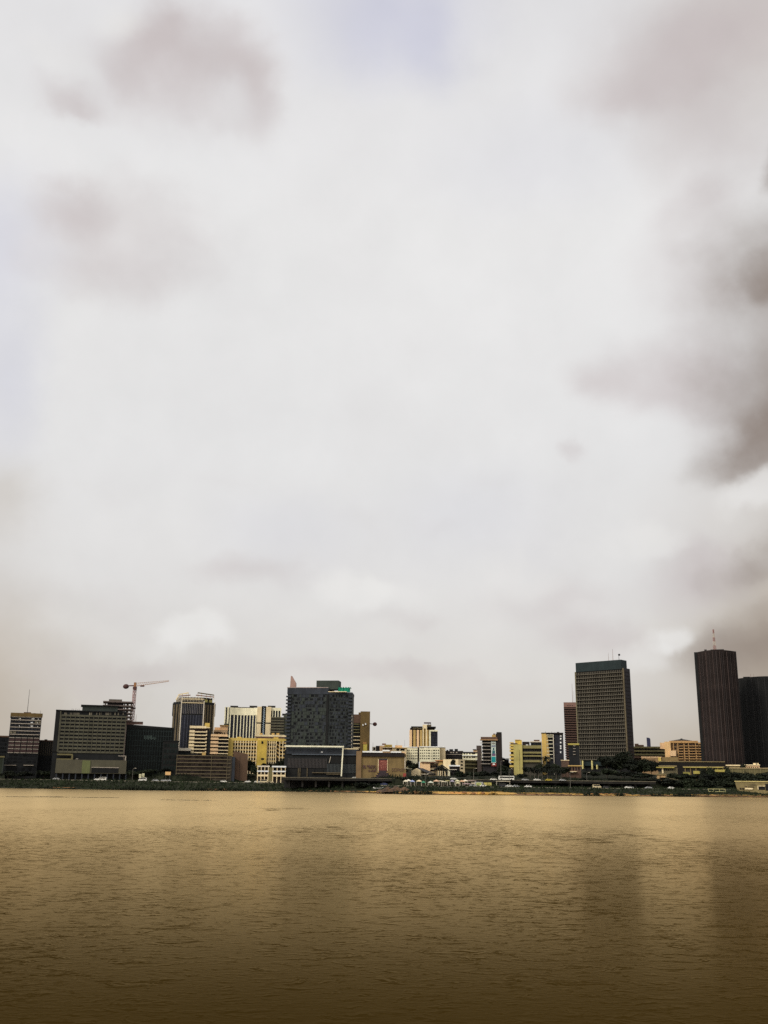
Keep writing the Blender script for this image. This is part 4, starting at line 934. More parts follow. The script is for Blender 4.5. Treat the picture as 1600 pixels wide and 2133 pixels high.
# ------------------------------------------------------------------ 16. low buildings on the right bank
b = B('pavilion', 'long low pavilion with pale double eaves right of the big dark trees', 1371, 1411, 1595, 752, D=10)
b.core('wall', mat('pavilion_wall', (92, 84, 60), k=1.0), b.H - 1); b.px('roof', dull_ochre, 1372, 1594.5, 1410, 1597, -1, 10); b.px('lower_roof', olive, 1367, 1597.6, 1405, 1599.4, -2, 0)
for i in range(5): b.px('window', g_dark, 1383 + i * 4, 1601, 1385.6 + i * 4, 1605.4, -.15, .1)
b.px('pier', cream, 1378.6, 1599.5, 1381.6, 1611, -.5, 0); b.px('window', g_dark, 1370, 1601.5, 1377.5, 1607, -.15, .1)
b = B('long_wall', 'thin pale parapet wall running above the pavilion to the foot of the maroon tower', 1372, 1510, 1585.5, 772, D=8)
b.core('wall', mat('shaded_wall', (36, 33, 29), k=.9, spec=.1), b.H - .5); b.bx('coping', dull_ochre, -.3, b.W, -.5, b.D, b.H - .5, b.H); b.px('upper_panel', tan, 1379, 1577, 1412, 1585, 2, 4)
b = B('kiosk', 'small tan kiosk half hidden by shrubs on the slope below the pavilion', 1368, 1386, 1612, 722, D=6)
b.core('wall', mat('kiosk_tan', (148, 122, 84)), b.H - .6); b.bx('roof_slab', dull_ochre, -.6, b.W + .3, -.8, b.D, b.H - .6, b.H)
b.px('door', tan2, 1374, 1616, 1377, 1625, -.15, .1)
b = B('garden_wall', 'olive rendered wall segments among shrubs below the maroon tower', 1423, 1437, 1608.5, 728, D=3)
b.core('wall', mat('lime_render', (130, 124, 60))); b.bx('coping', olive2, -.2, b.W + .2, -.2, b.D, b.H, b.H + .3)
b = B('long_shed', 'long shed with pale flat roof and brown posts at the foot of the maroon tower', 1424, 1509, 1594.5, 748, D=10)
b.core('wall', mat('shed_dim_wall', (48, 43, 34), k=1.0), b.H - 1.4); b.bx('roof', dull_ochre, -.6, b.W, -1.2, b.D, b.H - 1.2, b.H - .5); b.bx('roof_edge', olive, -.2, b.W - 1, -1.6, -1.2, b.H - 1.6, b.H - 1.1)
b.px('lower_wall', olive, 1444, 1606, 1471, 1612, -2.4, -1.6); b.px('lower_wall', olive, 1489, 1603, 1514, 1608, -2.4, -1.6)
b.vbars('post', tan, spread(1, b.W - 1, 8), .6, -2, b.H - 1.3, -1, -.4)
b = B('terrace_house', 'low ochre terrace house with stepped roofs left of the right edge of the far bank', 1513, 1541, 1593, 745, D=9)
b.core('wall', dull_ochre, b.H - .7); b.bx('roof', cream, -.4, b.W + .3, -.8, b.D, b.H - .7, b.H); b.px('lower_roof', dull_ochre, 1520, 1597.6, 1541, 1599.2, -2, 0); b.grid('window', g_dark, .6, b.W - .6, b.H - 4, b.H - 1, 6, 1, .5, .6)
b = B('terrace_house', 'peach house with a small arched rooftop by the right edge of the far bank', 1552, 1582, 1592.5, 747, D=9)
b.core('wall', peach, b.H - .6); b.bx('roof', cream, -.4, b.W + .3, -.8, b.D, b.H - .6, b.H); b.px('roof_storey', peach_pale, 1569, 1589.6, 1580, 1593, 1, 6); b.px('window', g_dark, 1574, 1590.4, 1578, 1592.4, .8, 1.1); b.grid('window', g_dark, .6, b.W - .6, b.H - 4, b.H - 1, 6, 1, .5, .6)
b = B('retaining_wall', 'long olive retaining wall with a pale coping above the right-hand hedge', 1520, 1625, 1599, 735, D=4)
b.core('wall', mat('olive_retaining_wall', (104, 96, 62), k=1.0, var=.35), b.H - .6); b.bx('coping', tan_pale, -.2, b.W, -.5, b.D, b.H - .6, b.H); b.vbars('buttress', olive2, spread(2, b.W - 2, 9), .7, -2, b.H - .8, -.35, 0)
b = B('boathouse', 'flared pale boathouse wall with dark openings low on the right bank', 1531, 1630, 1628, 664, D=9)
zt = b.H; bm = bmesh.new()
x1 = b.at(1538, 1645)[0]
poly = [(x1, -1), (b.W, -1), (b.W, zt), (0, zt)]
a = [bm.verts.new((x, 0, z)) for x, z in poly]; e = [bm.verts.new((x, b.D, z)) for x, z in poly]
bm.faces.new(a); bm.faces.new(e[::-1])
for i in range(4): bm.faces.new((a[i], e[i], e[(i + 1) % 4], a[(i + 1) % 4]))
bw = mat('boathouse_tan', (124, 110, 72), k=1.0, var=.4); obj('wall', bm, bw, b.root); b.bx('coping', mat('boathouse_pale_edge', (182, 166, 108)), -.3, b.W, -.4, b.D, zt, zt + .45)
b.px('dark_opening', black, 1579.5, 1638.5, 1593.5, 1645, -.15, .1); b.px('dark_opening', black, 1594, 1633, 1625, 1647, -.15, .1); b.px('ledge', cream, 1580, 1637, 1594, 1638, -.6, 0)
b.px('wall_mark', redbrown, 1552, 1637.5, 1556, 1639.5, -.12, .05); b.px('wall_mark', darkbrown, 1559, 1638.6, 1571, 1640, -.12, .05); b.px('wall_mark', darkbrown, 1562, 1634.6, 1576, 1635.6, -.12, .05); b.px('low_panel', cream, 1552, 1641.4, 1568, 1644.4, -.5, 0)
b.px('side_post', cream, 1578, 1637, 1579.4, 1645, -.5, 0)
for px_ in (1541, 1546): b.px('small_bush_box', darkbrown, px_, 1641, px_ + 3, 1644, -.6, 0)

# ------------------------------------------------------------------ ground, bank, roads, viaduct, sand
gm = mat('bank_earth', (38, 40, 27), k=1.0, var=.6, scale=.05, stretch=1, spec=.1, rough=.95)
bm = bmesh.new()
xs = [-6000, -3000, -1500, -900, -600] + [-400 + i * 10 for i in range(86)] + [600, 900, 1500, 3000, 6000]
ts = [-60, -20, -6, -2, 0, 1, 2, 3.5, 5, 7, 9, 12, 16, 20, 24, 27, 30, 36, 42, 44, 50, 56, 63, 66, 75, 85, 100, 120, 150, 200, 260, 330, 450, 600, 800, 1000, 2000, 5000, 9000]
rg = random.Random(3)
rows = []
for t in ts:
    row = []
    for x in xs:
        y = shore(x) + t; z = terrain(x, y)
        if 0 < t < 28: z += rg.uniform(-.3, .3) * min(1, t / 5)
        if -3 < t < 3: y += rg.uniform(-1.0, 1.0)
        row.append(bm.verts.new((x, y, z)))
    rows.append(row)
for r0, r1 in zip(rows, rows[1:]):
    for i in range(len(xs) - 1): bm.faces.new((r0[i], r0[i + 1], r1[i + 1], r1[i]))
g = structure(obj('ground', bm, gm))
for p in g.data.polygons: p.use_smooth = True

asph = mat('asphalt', (62, 60, 58), k=1.0, var=.3, rough=.9, stretch=1)
def strip(name, mt, x0, x1, t0, t1, dz, n=60, zf=None):
    bm = bmesh.new(); prev = None
    for i in range(n + 1):
        x = x0 + (x1 - x0) * i / n
        z0 = (zf or (lambda x_, t_: terrain(x_, shore(x_) + t_)))(x, t0) + dz; z1 = (zf or (lambda x_, t_: terrain(x_, shore(x_) + t_)))(x, t1) + dz
        cur = (bm.verts.new((x, shore(x) + t0, z0)), bm.verts.new((x, shore(x) + t1, z1)))
        if prev: bm.faces.new((prev[0], cur[0], cur[1], prev[1]))
        prev = cur
    return obj(name, bm, mt)
structure(strip('quay_road', asph, -390, 440, 31, 41.5, .05, 84))
for t0 in (30.2, 42.0):
    bm = bmesh.new(); 
    for i in range(83):
        x = -390 + i * 10; y = shore(x + 5) + t0; z = road_z(x + 5)
        box_into(bm, x, x + 9.9, y, y + .35, z - .3, z + .16)
    structure(obj('road_kerb', bm, mat('kerb_concrete', (130, 122, 104))))
structure(strip('road_marking', mat('road_paint', (190, 184, 160)), -390, 440, 36.1, 36.4, .055, 84))
structure(strip('terrace_road', asph, -390, 440, 67, 73, .12, 84))

ZD = 8.5
def px_x(px, Y): return at_y(px, 1620, Y).x
vx0, vx1 = px_x(596, 700), px_x(1345, 700)
vd = thing('viaduct', 'long dark elevated road deck on piers along the far bank', 'bridge', ((vx0 + vx1) / 2, shore(0) + 56, road_z(0)))
vo = Vector(vd.location)
def vbox(part, mt, x0, x1, y0, y1, z0, z1):
    bm = bmesh.new(); box_into(bm, x0 - vo.x, x1 - vo.x, y0 - vo.y, y1 - vo.y, z0 - vo.z, z1 - vo.z); return obj(part, bm, mt, vd)
yv = shore(0) + 50
concd = mat('viaduct_concrete', (48, 46, 42), k=.9, var=.45, spec=.1)
nseg = 14
for i in range(nseg):
    a = vx0 + (vx1 - vx0) * i / nseg; e = vx0 + (vx1 - vx0) * (i + 1) / nseg - .12
    vbox('deck_span', concd, a, e, yv, yv + 13, ZD - 1.3, ZD)
    vbox('parapet', mat('viaduct_parapet', (92, 86, 70), k=1.0, var=.5, scale=.2), a, e, yv - .3, yv + .1, ZD + .05, ZD + .6)
    for k in (.25, .75): vbox('pier', concd, a + (e - a) * k - .6, a + (e - a) * k + .6, yv + 2, yv + 10, road_z(a) - 2, ZD - 1.3)
vbox('back_wall', mat('viaduct_back_wall', (38, 36, 34), k=.8), vx0, vx1, yv + 13.5, yv + 14, 2, ZD + .3)

sandm = mat('ochre_sand', (176, 138, 70), k=1.1, var=.5, scale=.35, stretch=1, spec=.15); sandw = mat('wet_sand', (136, 98, 60), k=1.0, var=.4, scale=.35, stretch=1); sando = mat('orange_silt', (196, 132, 62), k=1.0, var=.4, scale=.3, stretch=1)
def sand(x0, x1, t0, t1, mt, n, seed, dz=.06):
    r = random.Random(seed); bm = bmesh.new(); prev = None
    for i in range(n + 1):
        u = i / n; x = x0 + (x1 - x0) * u; env = min(1, 5 * u, 5 * (1 - u)) ** .5
        a = t0 + r.uniform(-.3, .5) + (1 - env) * (t1 - t0) * .5; e = t1 + r.uniform(-.9, .9) - (1 - env) * (t1 - t0) * .45
        if e < a + .1: e = a + .1
        cur = []
        for t in spread(a, e, 4):
            cur.append(bm.verts.new((x, shore(x) + t, max(.05, terrain(x, shore(x) + t)) + dz + r.uniform(0, .12))))
        if prev:
            for k in range(3): bm.faces.new((prev[k], cur[k], cur[k + 1], prev[k + 1]))
        prev = cur
    return structure(obj('sand_bank', bm, mt))
X = lambda px: at_y(px, 1650, 645).x
for k_, (xa_, xb_, t0_, t1_, m_, n_) in enumerate(((760, 1345, -1.5, 1.6, sandw, 130), (895, 1065, -1, 8.5, sandm, 60), (925, 1000, .5, 5.5, sando, 40), (740, 905, 1.2, 3.2, sandm, 50), (1065, 1195, 3.2, 5.2, sandm, 50), (1160, 1335, .6, 2.6, sandm, 60), (1190, 1300, 4.4, 5.6, sando, 50),
        (1325, 1650, -.6, 1.4, sandw, 60), (1340, 1620, 3.2, 4.4, sandm, 70), (1440, 1560, 5.8, 6.6, sandw, 40), (850, 935, 7.5, 9, sandm, 30), (80, 140, 2.5, 3.3, sandw, 16), (412, 475, 2.6, 3.4, sandw, 16), (636, 760, .4, 1.6, sandw, 30), (1010, 1040, 9.5, 11, sandm, 14))):
    sand(X(xa_), X(xb_), t0_, t1_, m_, n_, k_ + 1, .22 + .05 * (k_ % 5))
random.seed(21)
mx = X(824); bm = bmesh.new(); n = 22; rows = []
for j in range(9):
    rows.append([])
    for i in range(n + 1):
        u = i / n * 2 - 1; v = j / 8 * 2 - 1
        h = max(0, 1 - u * u * .95 - v * v * .9) ** .8 * 3.0 * (1 + .25 * math.sin(i * 1.3))
        rows[j].append(bm.verts.new((u * 12, v * 6, h + random.uniform(-.25, .25))))
for r0, r1 in zip(rows, rows[1:]):
    for i in range(n): bm.faces.new((r0[i], r0[i + 1], r1[i + 1], r1[i]))
mo = obj('earth_mound', bm, mat('red_earth', (86, 64, 42), k=1.0, var=.8, scale=.2, stretch=1)); mo.location = (mx, shore(mx) + 9, terrain(mx, shore(mx) + 9) - .4)
tag(mo, 'red-brown earth mound on the bank below the painted hall', 'mound')
for i, (px_, t) in enumerate(((957, 2), (988, 1.2), (994, 1), (1003, .6), (860, 2), (1015, 1.5), (975, .5))):
    bm = bmesh.new(); bmesh.ops.create_icosphere(bm, subdivisions=2, radius=1)
    for v in bm.verts: v.co *= 1 + random.uniform(-.25, .25)
    o = obj('boulder', bm, sandm if i % 2 else sandw); x = X(px_); o.location = (x, shore(x) + t, terrain(x, shore(x) + t) + .7); o.scale = (1.4, 1, .8)
    tag(o, ['pale boulder on the sandy shore left of the banner tower', 'pale boulder on the sand below the two advert panels', 'tan boulder beside the pale one on the sand below the advert panels', 'small tan boulder at the water edge below the banner tower', 'brown boulder below the earth mound right end', 'dark boulder on the sand right of the others', 'low tan boulder at the edge of the orange silt'][i], 'boulder', 'boulders on the sand')

# grass and scrub on the bank: nobody could count it
random.seed(31)
def blade_faces(bm, p, w, h, n):
    for _ in range(n):
        a = random.random() * 6.283; d = Vector((math.cos(a), math.sin(a), 0)) * w * .5; tip = Vector((random.uniform(-.4, .4) * w, random.uniform(-.4, .4) * w, h * random.uniform(.6, 1.2)))
        off = Vector((random.uniform(-w, w), random.uniform(-w, w), -.1))
        bm.faces.new([bm.verts.new(p + off - d), bm.verts.new(p + off + d), bm.verts.new(p + off + d * .5 + tip), bm.verts.new(p + off - d * .5 + tip)])
def leafmat(name, rgb, k=1.0, var=.6):
    M_ = mat(name, rgb, k=k, var=var, scale=.25, stretch=1, spec=.12, rough=.8, rnd=.35); return M_
bm = bmesh.new()
for i in range(9000):
    x = random.uniform(-260, 320); u = random.random(); t = 1.5 + 27 * u
    if random.random() < .35: t = random.uniform(42.5, 50)
    if X(750) < x < X(1340) and t < 10 and random.random() < .85: continue
    blade_faces(bm, Vector((x, shore(x) + t, terrain(x, shore(x) + t))), .7, random.choice((.5, .8, 1.2)), 2)
gs = obj('grass', bm, leafmat('bank_grass', (35, 43, 25), k=1.0)); gs['kind'] = 'stuff'
bm = bmesh.new()
for i in range(5200):
    x = random.uniform(-270, 330); t = random.uniform(64, 70) if random.random() < .5 else random.uniform(-.6, 1.6)
    hh = .55 + .5 * math.sin(x * .11) + .45 * math.sin(x * .043 + 1) + .4 * math.sin(x * .31)
    if t < 2 and (hh < .35 or (X(750) < x < X(1640) and hh < .95)): continue
    blade_faces(bm, Vector((x, shore(x) + t, terrain(x, shore(x) + t))), .8, random.choice((.7, 1.2, 1.8)) * max(.5, hh), 2)
gs = obj('scrub', bm, leafmat('bank_scrub', (32, 37, 25), k=.9)); gs['kind'] = 'stuff'

# ------------------------------------------------------------------ trees
bark = mat('bark', (58, 48, 38), k=1.0); palebark = mat('pale_palm_bark', (150, 144, 118), k=1.0)
leafA = leafmat('dark_foliage', (33, 36, 28), k=1.3); leafB = leafmat('mid_foliage', (37, 42, 29), k=1.3)
def crown_mesh(name, seed, flat, mt, n=2300):
    r = random.Random(seed); bm = bmesh.new()
    blobs = []
    for i in range(9):
        a = r.uniform(0, 6.283); q = r.uniform(0, .62)
        blobs.append((Vector((math.cos(a) * q, math.sin(a) * q, r.uniform(-.25, .55) * flat + .1)), r.uniform(.25, .48)))
    for i in range(n):
        c, rad = r.choice(blobs)
        d = Vector((r.gauss(0, 1), r.gauss(0, 1), r.gauss(0, 1))).normalized() * rad * r.uniform(.55, 1.06)
        d.z *= flat; p = c + d
        s = r.uniform(.03, .075); nrm = Vector((r.gauss(0, 1), r.gauss(0, 1), r.gauss(0, 1) + .5)).normalized()
        u = nrm.orthogonal().normalized() * s; v = nrm.cross(u)
        bm.faces.new([bm.verts.new(p - u - v * .6), bm.verts.new(p + u - v * .6), bm.verts.new(p + u * .6 + v), bm.verts.new(p - u * .6 + v)])
    return mesh_of(bm, name, mt)
CROWNS = [crown_mesh('crown', 40 + i, (.75, .95, .6, .85)[i], leafA if i % 2 == 0 else leafB) for i in range(4)]
def trunk_mesh():
    bm = bmesh.new(); tube_into(bm, (0, 0, -1.0), (.02, 0, .5), .055, 7, .035)
    for a in (0, 2.1, 4.2): tube_into(bm, (0.02, 0, .42), (.3 * math.cos(a), .3 * math.sin(a), .95), .03, 5, .012)
    return mesh_of(bm, 'trunk', bark)
TR = trunk_mesh()
TREES = []
def tree(px, top, Y, wpx, label, low=False, grp='trees along the far bank', name=None):
    g_ = at_y(px, top, Y); x = g_.x; zb = terrain(x, Y); h = max(1.5, g_.z - zb); w = wpx * Y / FPX
    rt = thing(name or ('shrub' if low else 'tree'), label, 'shrub' if low else 'tree', (x, Y, zb), 0, grp)
    c = bpy.data.objects.new('crown', random.choice(CROWNS)); link(c, rt)
    ch = h * (1.0 if low else .72)
    c.location = (0, 0, h - ch * .62); c.scale = (w / 1.55, w / 1.55, ch / 1.35); c.rotation_euler = (0, 0, random.uniform(0, 6.28))
    if not low:
        t = bpy.data.objects.new('trunk', TR); link(t, rt); t.scale = (max(4, h * .5),) * 2 + (h * .62,)
        t.location = (0, 0, h * .1)
    return rt
random.seed(77)
big = [(1262, 1568, 775, 46, 'tall dark tree covering the left foot of the louvred tower'), (1291, 1565, 770, 52, 'tallest dark tree in front of the louvred tower base'), (1314, 1578, 764, 44, 'dark broad tree at the right foot of the louvred tower'),
       (1333, 1581, 766, 44, 'dark tree below the left end of the terraced block'), (1355, 1583, 770, 42, 'dark round tree left of the pavilion'), (1300, 1606, 742, 54, 'dark spreading tree low in front of the tallest tree'), (1264, 1600, 742, 46, 'dark low tree between the pillars and the big trees'),
       (1341, 1610, 735, 52, 'dark low tree left of the tan kiosk'), (1236, 1606, 742, 30, 'small dark tree under the pale pillars of the louvred tower'), (1222, 1605, 748, 22, 'small dark tree right of the brown gatehouse')]
for a in big: tree(*a[:4], a[4])
for px, top, Y, w, l in ((1101, 1594, 738, 30, 'dark tree at the right foot of the yellow end wall'), (1120, 1591, 742, 30, 'dark tree below the olive balcony bands'), (1141, 1590, 738, 32, 'dark tree below the lone palm'), (1160, 1591, 741, 30, 'dark tree below the corner block'), (1178, 1596, 738, 26, 'dark tree below the latticed wall'),
        (1056, 1586, 800, 22, 'dark tree beside the yellow office balconies'), (1050, 1594, 775, 26, 'dark tree below the white peaked canopy'), (851, 1582, 772, 24, 'dark tree behind the right corner of the painted hall'), (863, 1588, 762, 22, 'dark tree above the gable-end house'), (845, 1600, 745, 16, 'dark slim tree between painted hall and gable-end house'),
        (945, 1580, 765, 14, 'slim dark tree in front of the dark flats'), (942, 1592, 757, 16, 'dark tree right of the wide gable roof'), (590, 1578, 768, 26, 'dark tree in front of the yellow flats by the podium hall'), (577, 1586, 760, 22, 'dark tree below the diagonal yellow stair'), (560, 1588, 752, 26, 'dark low tree above the roadside house'),
        (524, 1583, 742, 26, 'dark tree right of the blank brown slab'), (533, 1592, 730, 24, 'dark tree left of the roadside house'), (18, 1604, 716, 34, 'dark tree below the annex at the far left'), (52, 1606, 712, 40, 'dark tree in front of the leftmost tower'), (92, 1604, 716, 36, 'dark tree between leftmost tower and grid office'),
        (280, 1604, 716, 34, 'dark tree at the left foot of the black glass block'), (312, 1602, 716, 36, 'dark tree at the middle foot of the black glass block'), (345, 1600, 722, 34, 'dark tree at the right foot of the black glass block')):
    tree(px, top, Y, w, l)
for px, top, Y, w, l in ((1382, 1619, 716, 34, 'dark shrub in front of the tan kiosk'), (1410, 1609, 728, 40, 'dark shrub below the pavilion'), (1440, 1613, 722, 40, 'dark shrub under the lime wall segment'), (1462, 1598, 744, 18, 'tall narrow shrub before the long shed'), (1481, 1598, 742, 22, 'narrow dark shrub mid long shed'),
        (1472, 1612, 722, 40, 'dark shrub below the long shed'), (1503, 1609, 724, 44, 'dark shrub below the right end of the long shed'), (1535, 1607, 726, 46, 'dark hedge shrub under the retaining wall left end'), (1568, 1608, 726, 46, 'dark hedge shrub under the retaining wall middle'), (1600, 1607, 726, 46, 'dark hedge shrub at the right edge under the retaining wall'),
        (1546, 1592, 740, 18, 'dark shrub between the two terrace houses'), (1517, 1598, 736, 16, 'dark shrub left of the ochre terrace house'), (1395, 1622, 698, 46, 'low dark shrub on the slope below the kiosk'), (1432, 1621, 700, 48, 'low dark shrub on the slope below the lime wall'), (1470, 1621, 700, 48, 'low dark shrub on the slope below the long shed'), (1508, 1620, 700, 46, 'low dark shrub on the slope left of the boathouse'),
        (1545, 1617, 702, 50, 'low dark shrub on the slope above the boathouse left corner'), (1583, 1617, 702, 50, 'low dark shrub on the slope above the boathouse openings'), (1360, 1624, 700, 40, 'low dark shrub on the slope below the round tree'), (752, 1629, 662, 38, 'dark bush on the bank left of the earth mound'), (778, 1634, 656, 30, 'dark bush on the bank at the foot of the mound'),
        (957, 1606, 728, 30, 'dark hedge bush below the white terrace'), (981, 1607, 728, 32, 'dark hedge bush below the olive banded wing'), (1006, 1605, 730, 32, 'dark hedge bush below the banner tower left side'), (1030, 1606, 730, 30, 'dark hedge bush below the banner'), (1054, 1606, 730, 30, 'dark hedge bush left of the yellow end wall'),
        (1086, 1611, 722, 30, 'dark bush under the yellow end wall'), (1280, 1624, 705, 46, 'low dark bush below the big trees'), (1318, 1626, 702, 46, 'low dark bush right of the minibus'), (1230, 1624, 705, 40, 'low dark bush left of the minibus')):
    tree(px, top, Y, w, l, True, 'shrubs on the far bank')

FR = None
def palm(px, top, Y, label, r=3.2, trunkm=None):
    g_ = at_y(px, top, Y); zb = terrain(g_.x, Y); h = g_.z - zb - r * .35
    rt = thing('palm_tree', label, 'palm', (g_.x, Y, zb), 0, 'palms along the far bank')
    bm = bmesh.new(); tube_into(bm, (0, 0, -1), (.2, 0, h), .26, 6, .17); obj('trunk', bm, trunkm or bark, rt)
    bm = bmesh.new()
    for k in range(22):
        a = random.uniform(0, 6.283); el = random.uniform(-.5, 1.1); L_ = r * random.uniform(.8, 1.15); prev = None
        for s in range(6):
            u = s / 5; rad = L_ * u * math.cos(el * .6); z = h + L_ * (math.sin(el) * u - .75 * u * u); w = .42 * (1 - u * .8) * r / 3
            c = Vector((.2 + rad * math.cos(a), rad * math.sin(a), z)); d = Vector((-math.sin(a), math.cos(a), 0)) * w
            cur = (bm.verts.new(c - d - Vector((0, 0, .2 * u))), bm.verts.new(c), bm.verts.new(c + d - Vector((0, 0, .2 * u))))
            if prev: bm.faces.new((prev[0], cur[0], cur[1], prev[1])); bm.faces.new((prev[1], cur[1], cur[2], prev[2]))
            prev = cur
    obj('crown', bm, leafA, rt); return rt
palm(1137, 1573, 750, 'lone dark palm in front of the corner block end wall', 5.2)
for px, top, l in ((911, 1598, 'slim palm left of the wide gable roof'), (916, 1594, 'slim pale-stemmed palm before the wide gable roof'), (922, 1596, 'slim palm at the middle of the wide gable roof'), (928, 1600, 'slim palm at the right pillars of the gable house')): palm(px, top, 728, l, 2.6, palebark)
for i, px in enumerate((1104, 1113, 1121, 1129, 1140, 1149, 1158, 1168)):
    palm(px, 1598 + (i % 3) * 2, 722, ['palm stem nearest the yellow end wall', 'second palm stem right of the yellow end wall', 'third palm stem right of the yellow end wall', 'palm stem left of the lone tall palm', 'palm stem right of the lone tall palm', 'palm stem third from the latticed wall', 'palm stem second from the latticed wall', 'palm stem nearest the latticed wall'][i], 3.4, mat('grey_palm_bark', (96, 88, 76), k=1.0))

# ------------------------------------------------------------------ vehicles
def paint(name, rgb): return mat('car_paint_' + name, rgb, k=1.0, rough=.35, var=.08, spec=.5)
tyre = mat('tyre', (30, 30, 30), k=.7); cg = glass('car_glass', (28, 30, 32), k=.8, spec=.5, rnd=0, rough=.1)
def extr(bm, prof, y0, y1):
    a = [bm.verts.new((x, y0, z)) for x, z in prof]; e = [bm.verts.new((x, y1, z)) for x, z in prof]; n = len(prof)
    bm.faces.new(a); bm.faces.new(e[::-1])
    for i in range(n): bm.faces.new((a[i], e[i], e[(i + 1) % n], a[(i + 1) % n]))
WH = None
def vehicle(kind, colour, rgb):
    global WH
    P = {'car': ([(-2.2, .35), (2.2, .35), (2.25, .75), (1.3, .92), (.75, 1.42), (-.95, 1.45), (-1.55, .98), (-2.2, .9)], [(1.15, .96), (.7, 1.36), (-.9, 1.38), (-1.4, 1.0)], 1.7, (1.35, -1.35), .32),
         'van': ([(-2.6, .4), (2.6, .4), (2.65, 1.0), (2.1, 1.2), (1.6, 2.2), (-2.6, 2.25)], [(1.95, 1.25), (1.5, 2.05), (-2.3, 2.05), (-2.3, 1.3)], 1.9, (1.7, -1.7), .36),
         'bus': ([(-5, .45), (5, .45), (5.1, 1.2), (4.9, 2.9), (-5, 2.95)], [(4.6, 1.5), (4.5, 2.5), (-4.6, 2.5), (-4.6, 1.5)], 2.4, (3.4, -3.2), .5),
         'truck': ([(-3.6, .6), (3.4, .6), (3.5, 1.4), (3.1, 2.4), (2.0, 2.45), (1.9, 1.2), (1.7, 1.2), (1.7, 2.9), (-3.6, 2.9)], [(3.25, 1.5), (3.0, 2.3), (2.2, 2.3), (2.2, 1.5)], 2.3, (2.6, -2.4), .48)}[kind]
    body, win, w, ax, wr = P
    rt = thing('parked_' + kind, 'x', 'bus' if kind == 'bus' else kind, (0, 0, 0))
    bm = bmesh.new(); extr(bm, body, -w / 2, w / 2); obj('body', bm, paint(colour, rgb), rt)
    bm = bmesh.new(); extr(bm, win, -w / 2 - .02, w / 2 + .02); obj('side_window', bm, cg, rt)
    for x in ax:
        for y in (-w / 2 + .12, w / 2 - .12):
            bm = bmesh.new(); tube_into(bm, (0, -.12, 0), (0, .12, 0), wr, 12); o = obj('wheel', bm, tyre, rt); o.location = (x, y, wr)
    return rt
COLS = {'white': (226, 222, 208), 'silver': (160, 160, 156), 'cream': (206, 190, 150), 'dark': (40, 40, 44), 'yellow': (190, 168, 40), 'red': (120, 46, 38), 'blue': (60, 70, 110)}
PROTO = {}
def park(kind, colour, px, where, label, flip=False, t=None, Y=None):
    Y = Y or shore(at_y(px, 1630, 680).x) + {'quay': 33.2, 'quayfar': 38.8, 'deck': 54, 'deckfar': 59, 'terrace': 70, 'yard': 46}[where]
    x = at_y(px, 1628, Y).x
    z = ZD if where.startswith('deck') else terrain(x, Y) + (.05 if where.startswith('quay') else .12 if where == 'terrace' else 0)
    k = (kind, colour)
    if k not in PROTO:
        PROTO[k] = vehicle(kind, colour, COLS[colour]); o = PROTO[k]; o.location = (x, Y, z); o['label'] = label
        if flip: o.rotation_euler = (0, 0, math.pi)
    else: o = dup(PROTO[k], (x, Y, z), math.pi if flip else 0, None, label)
    o['group'] = 'vehicles along the far bank roads'
    return o
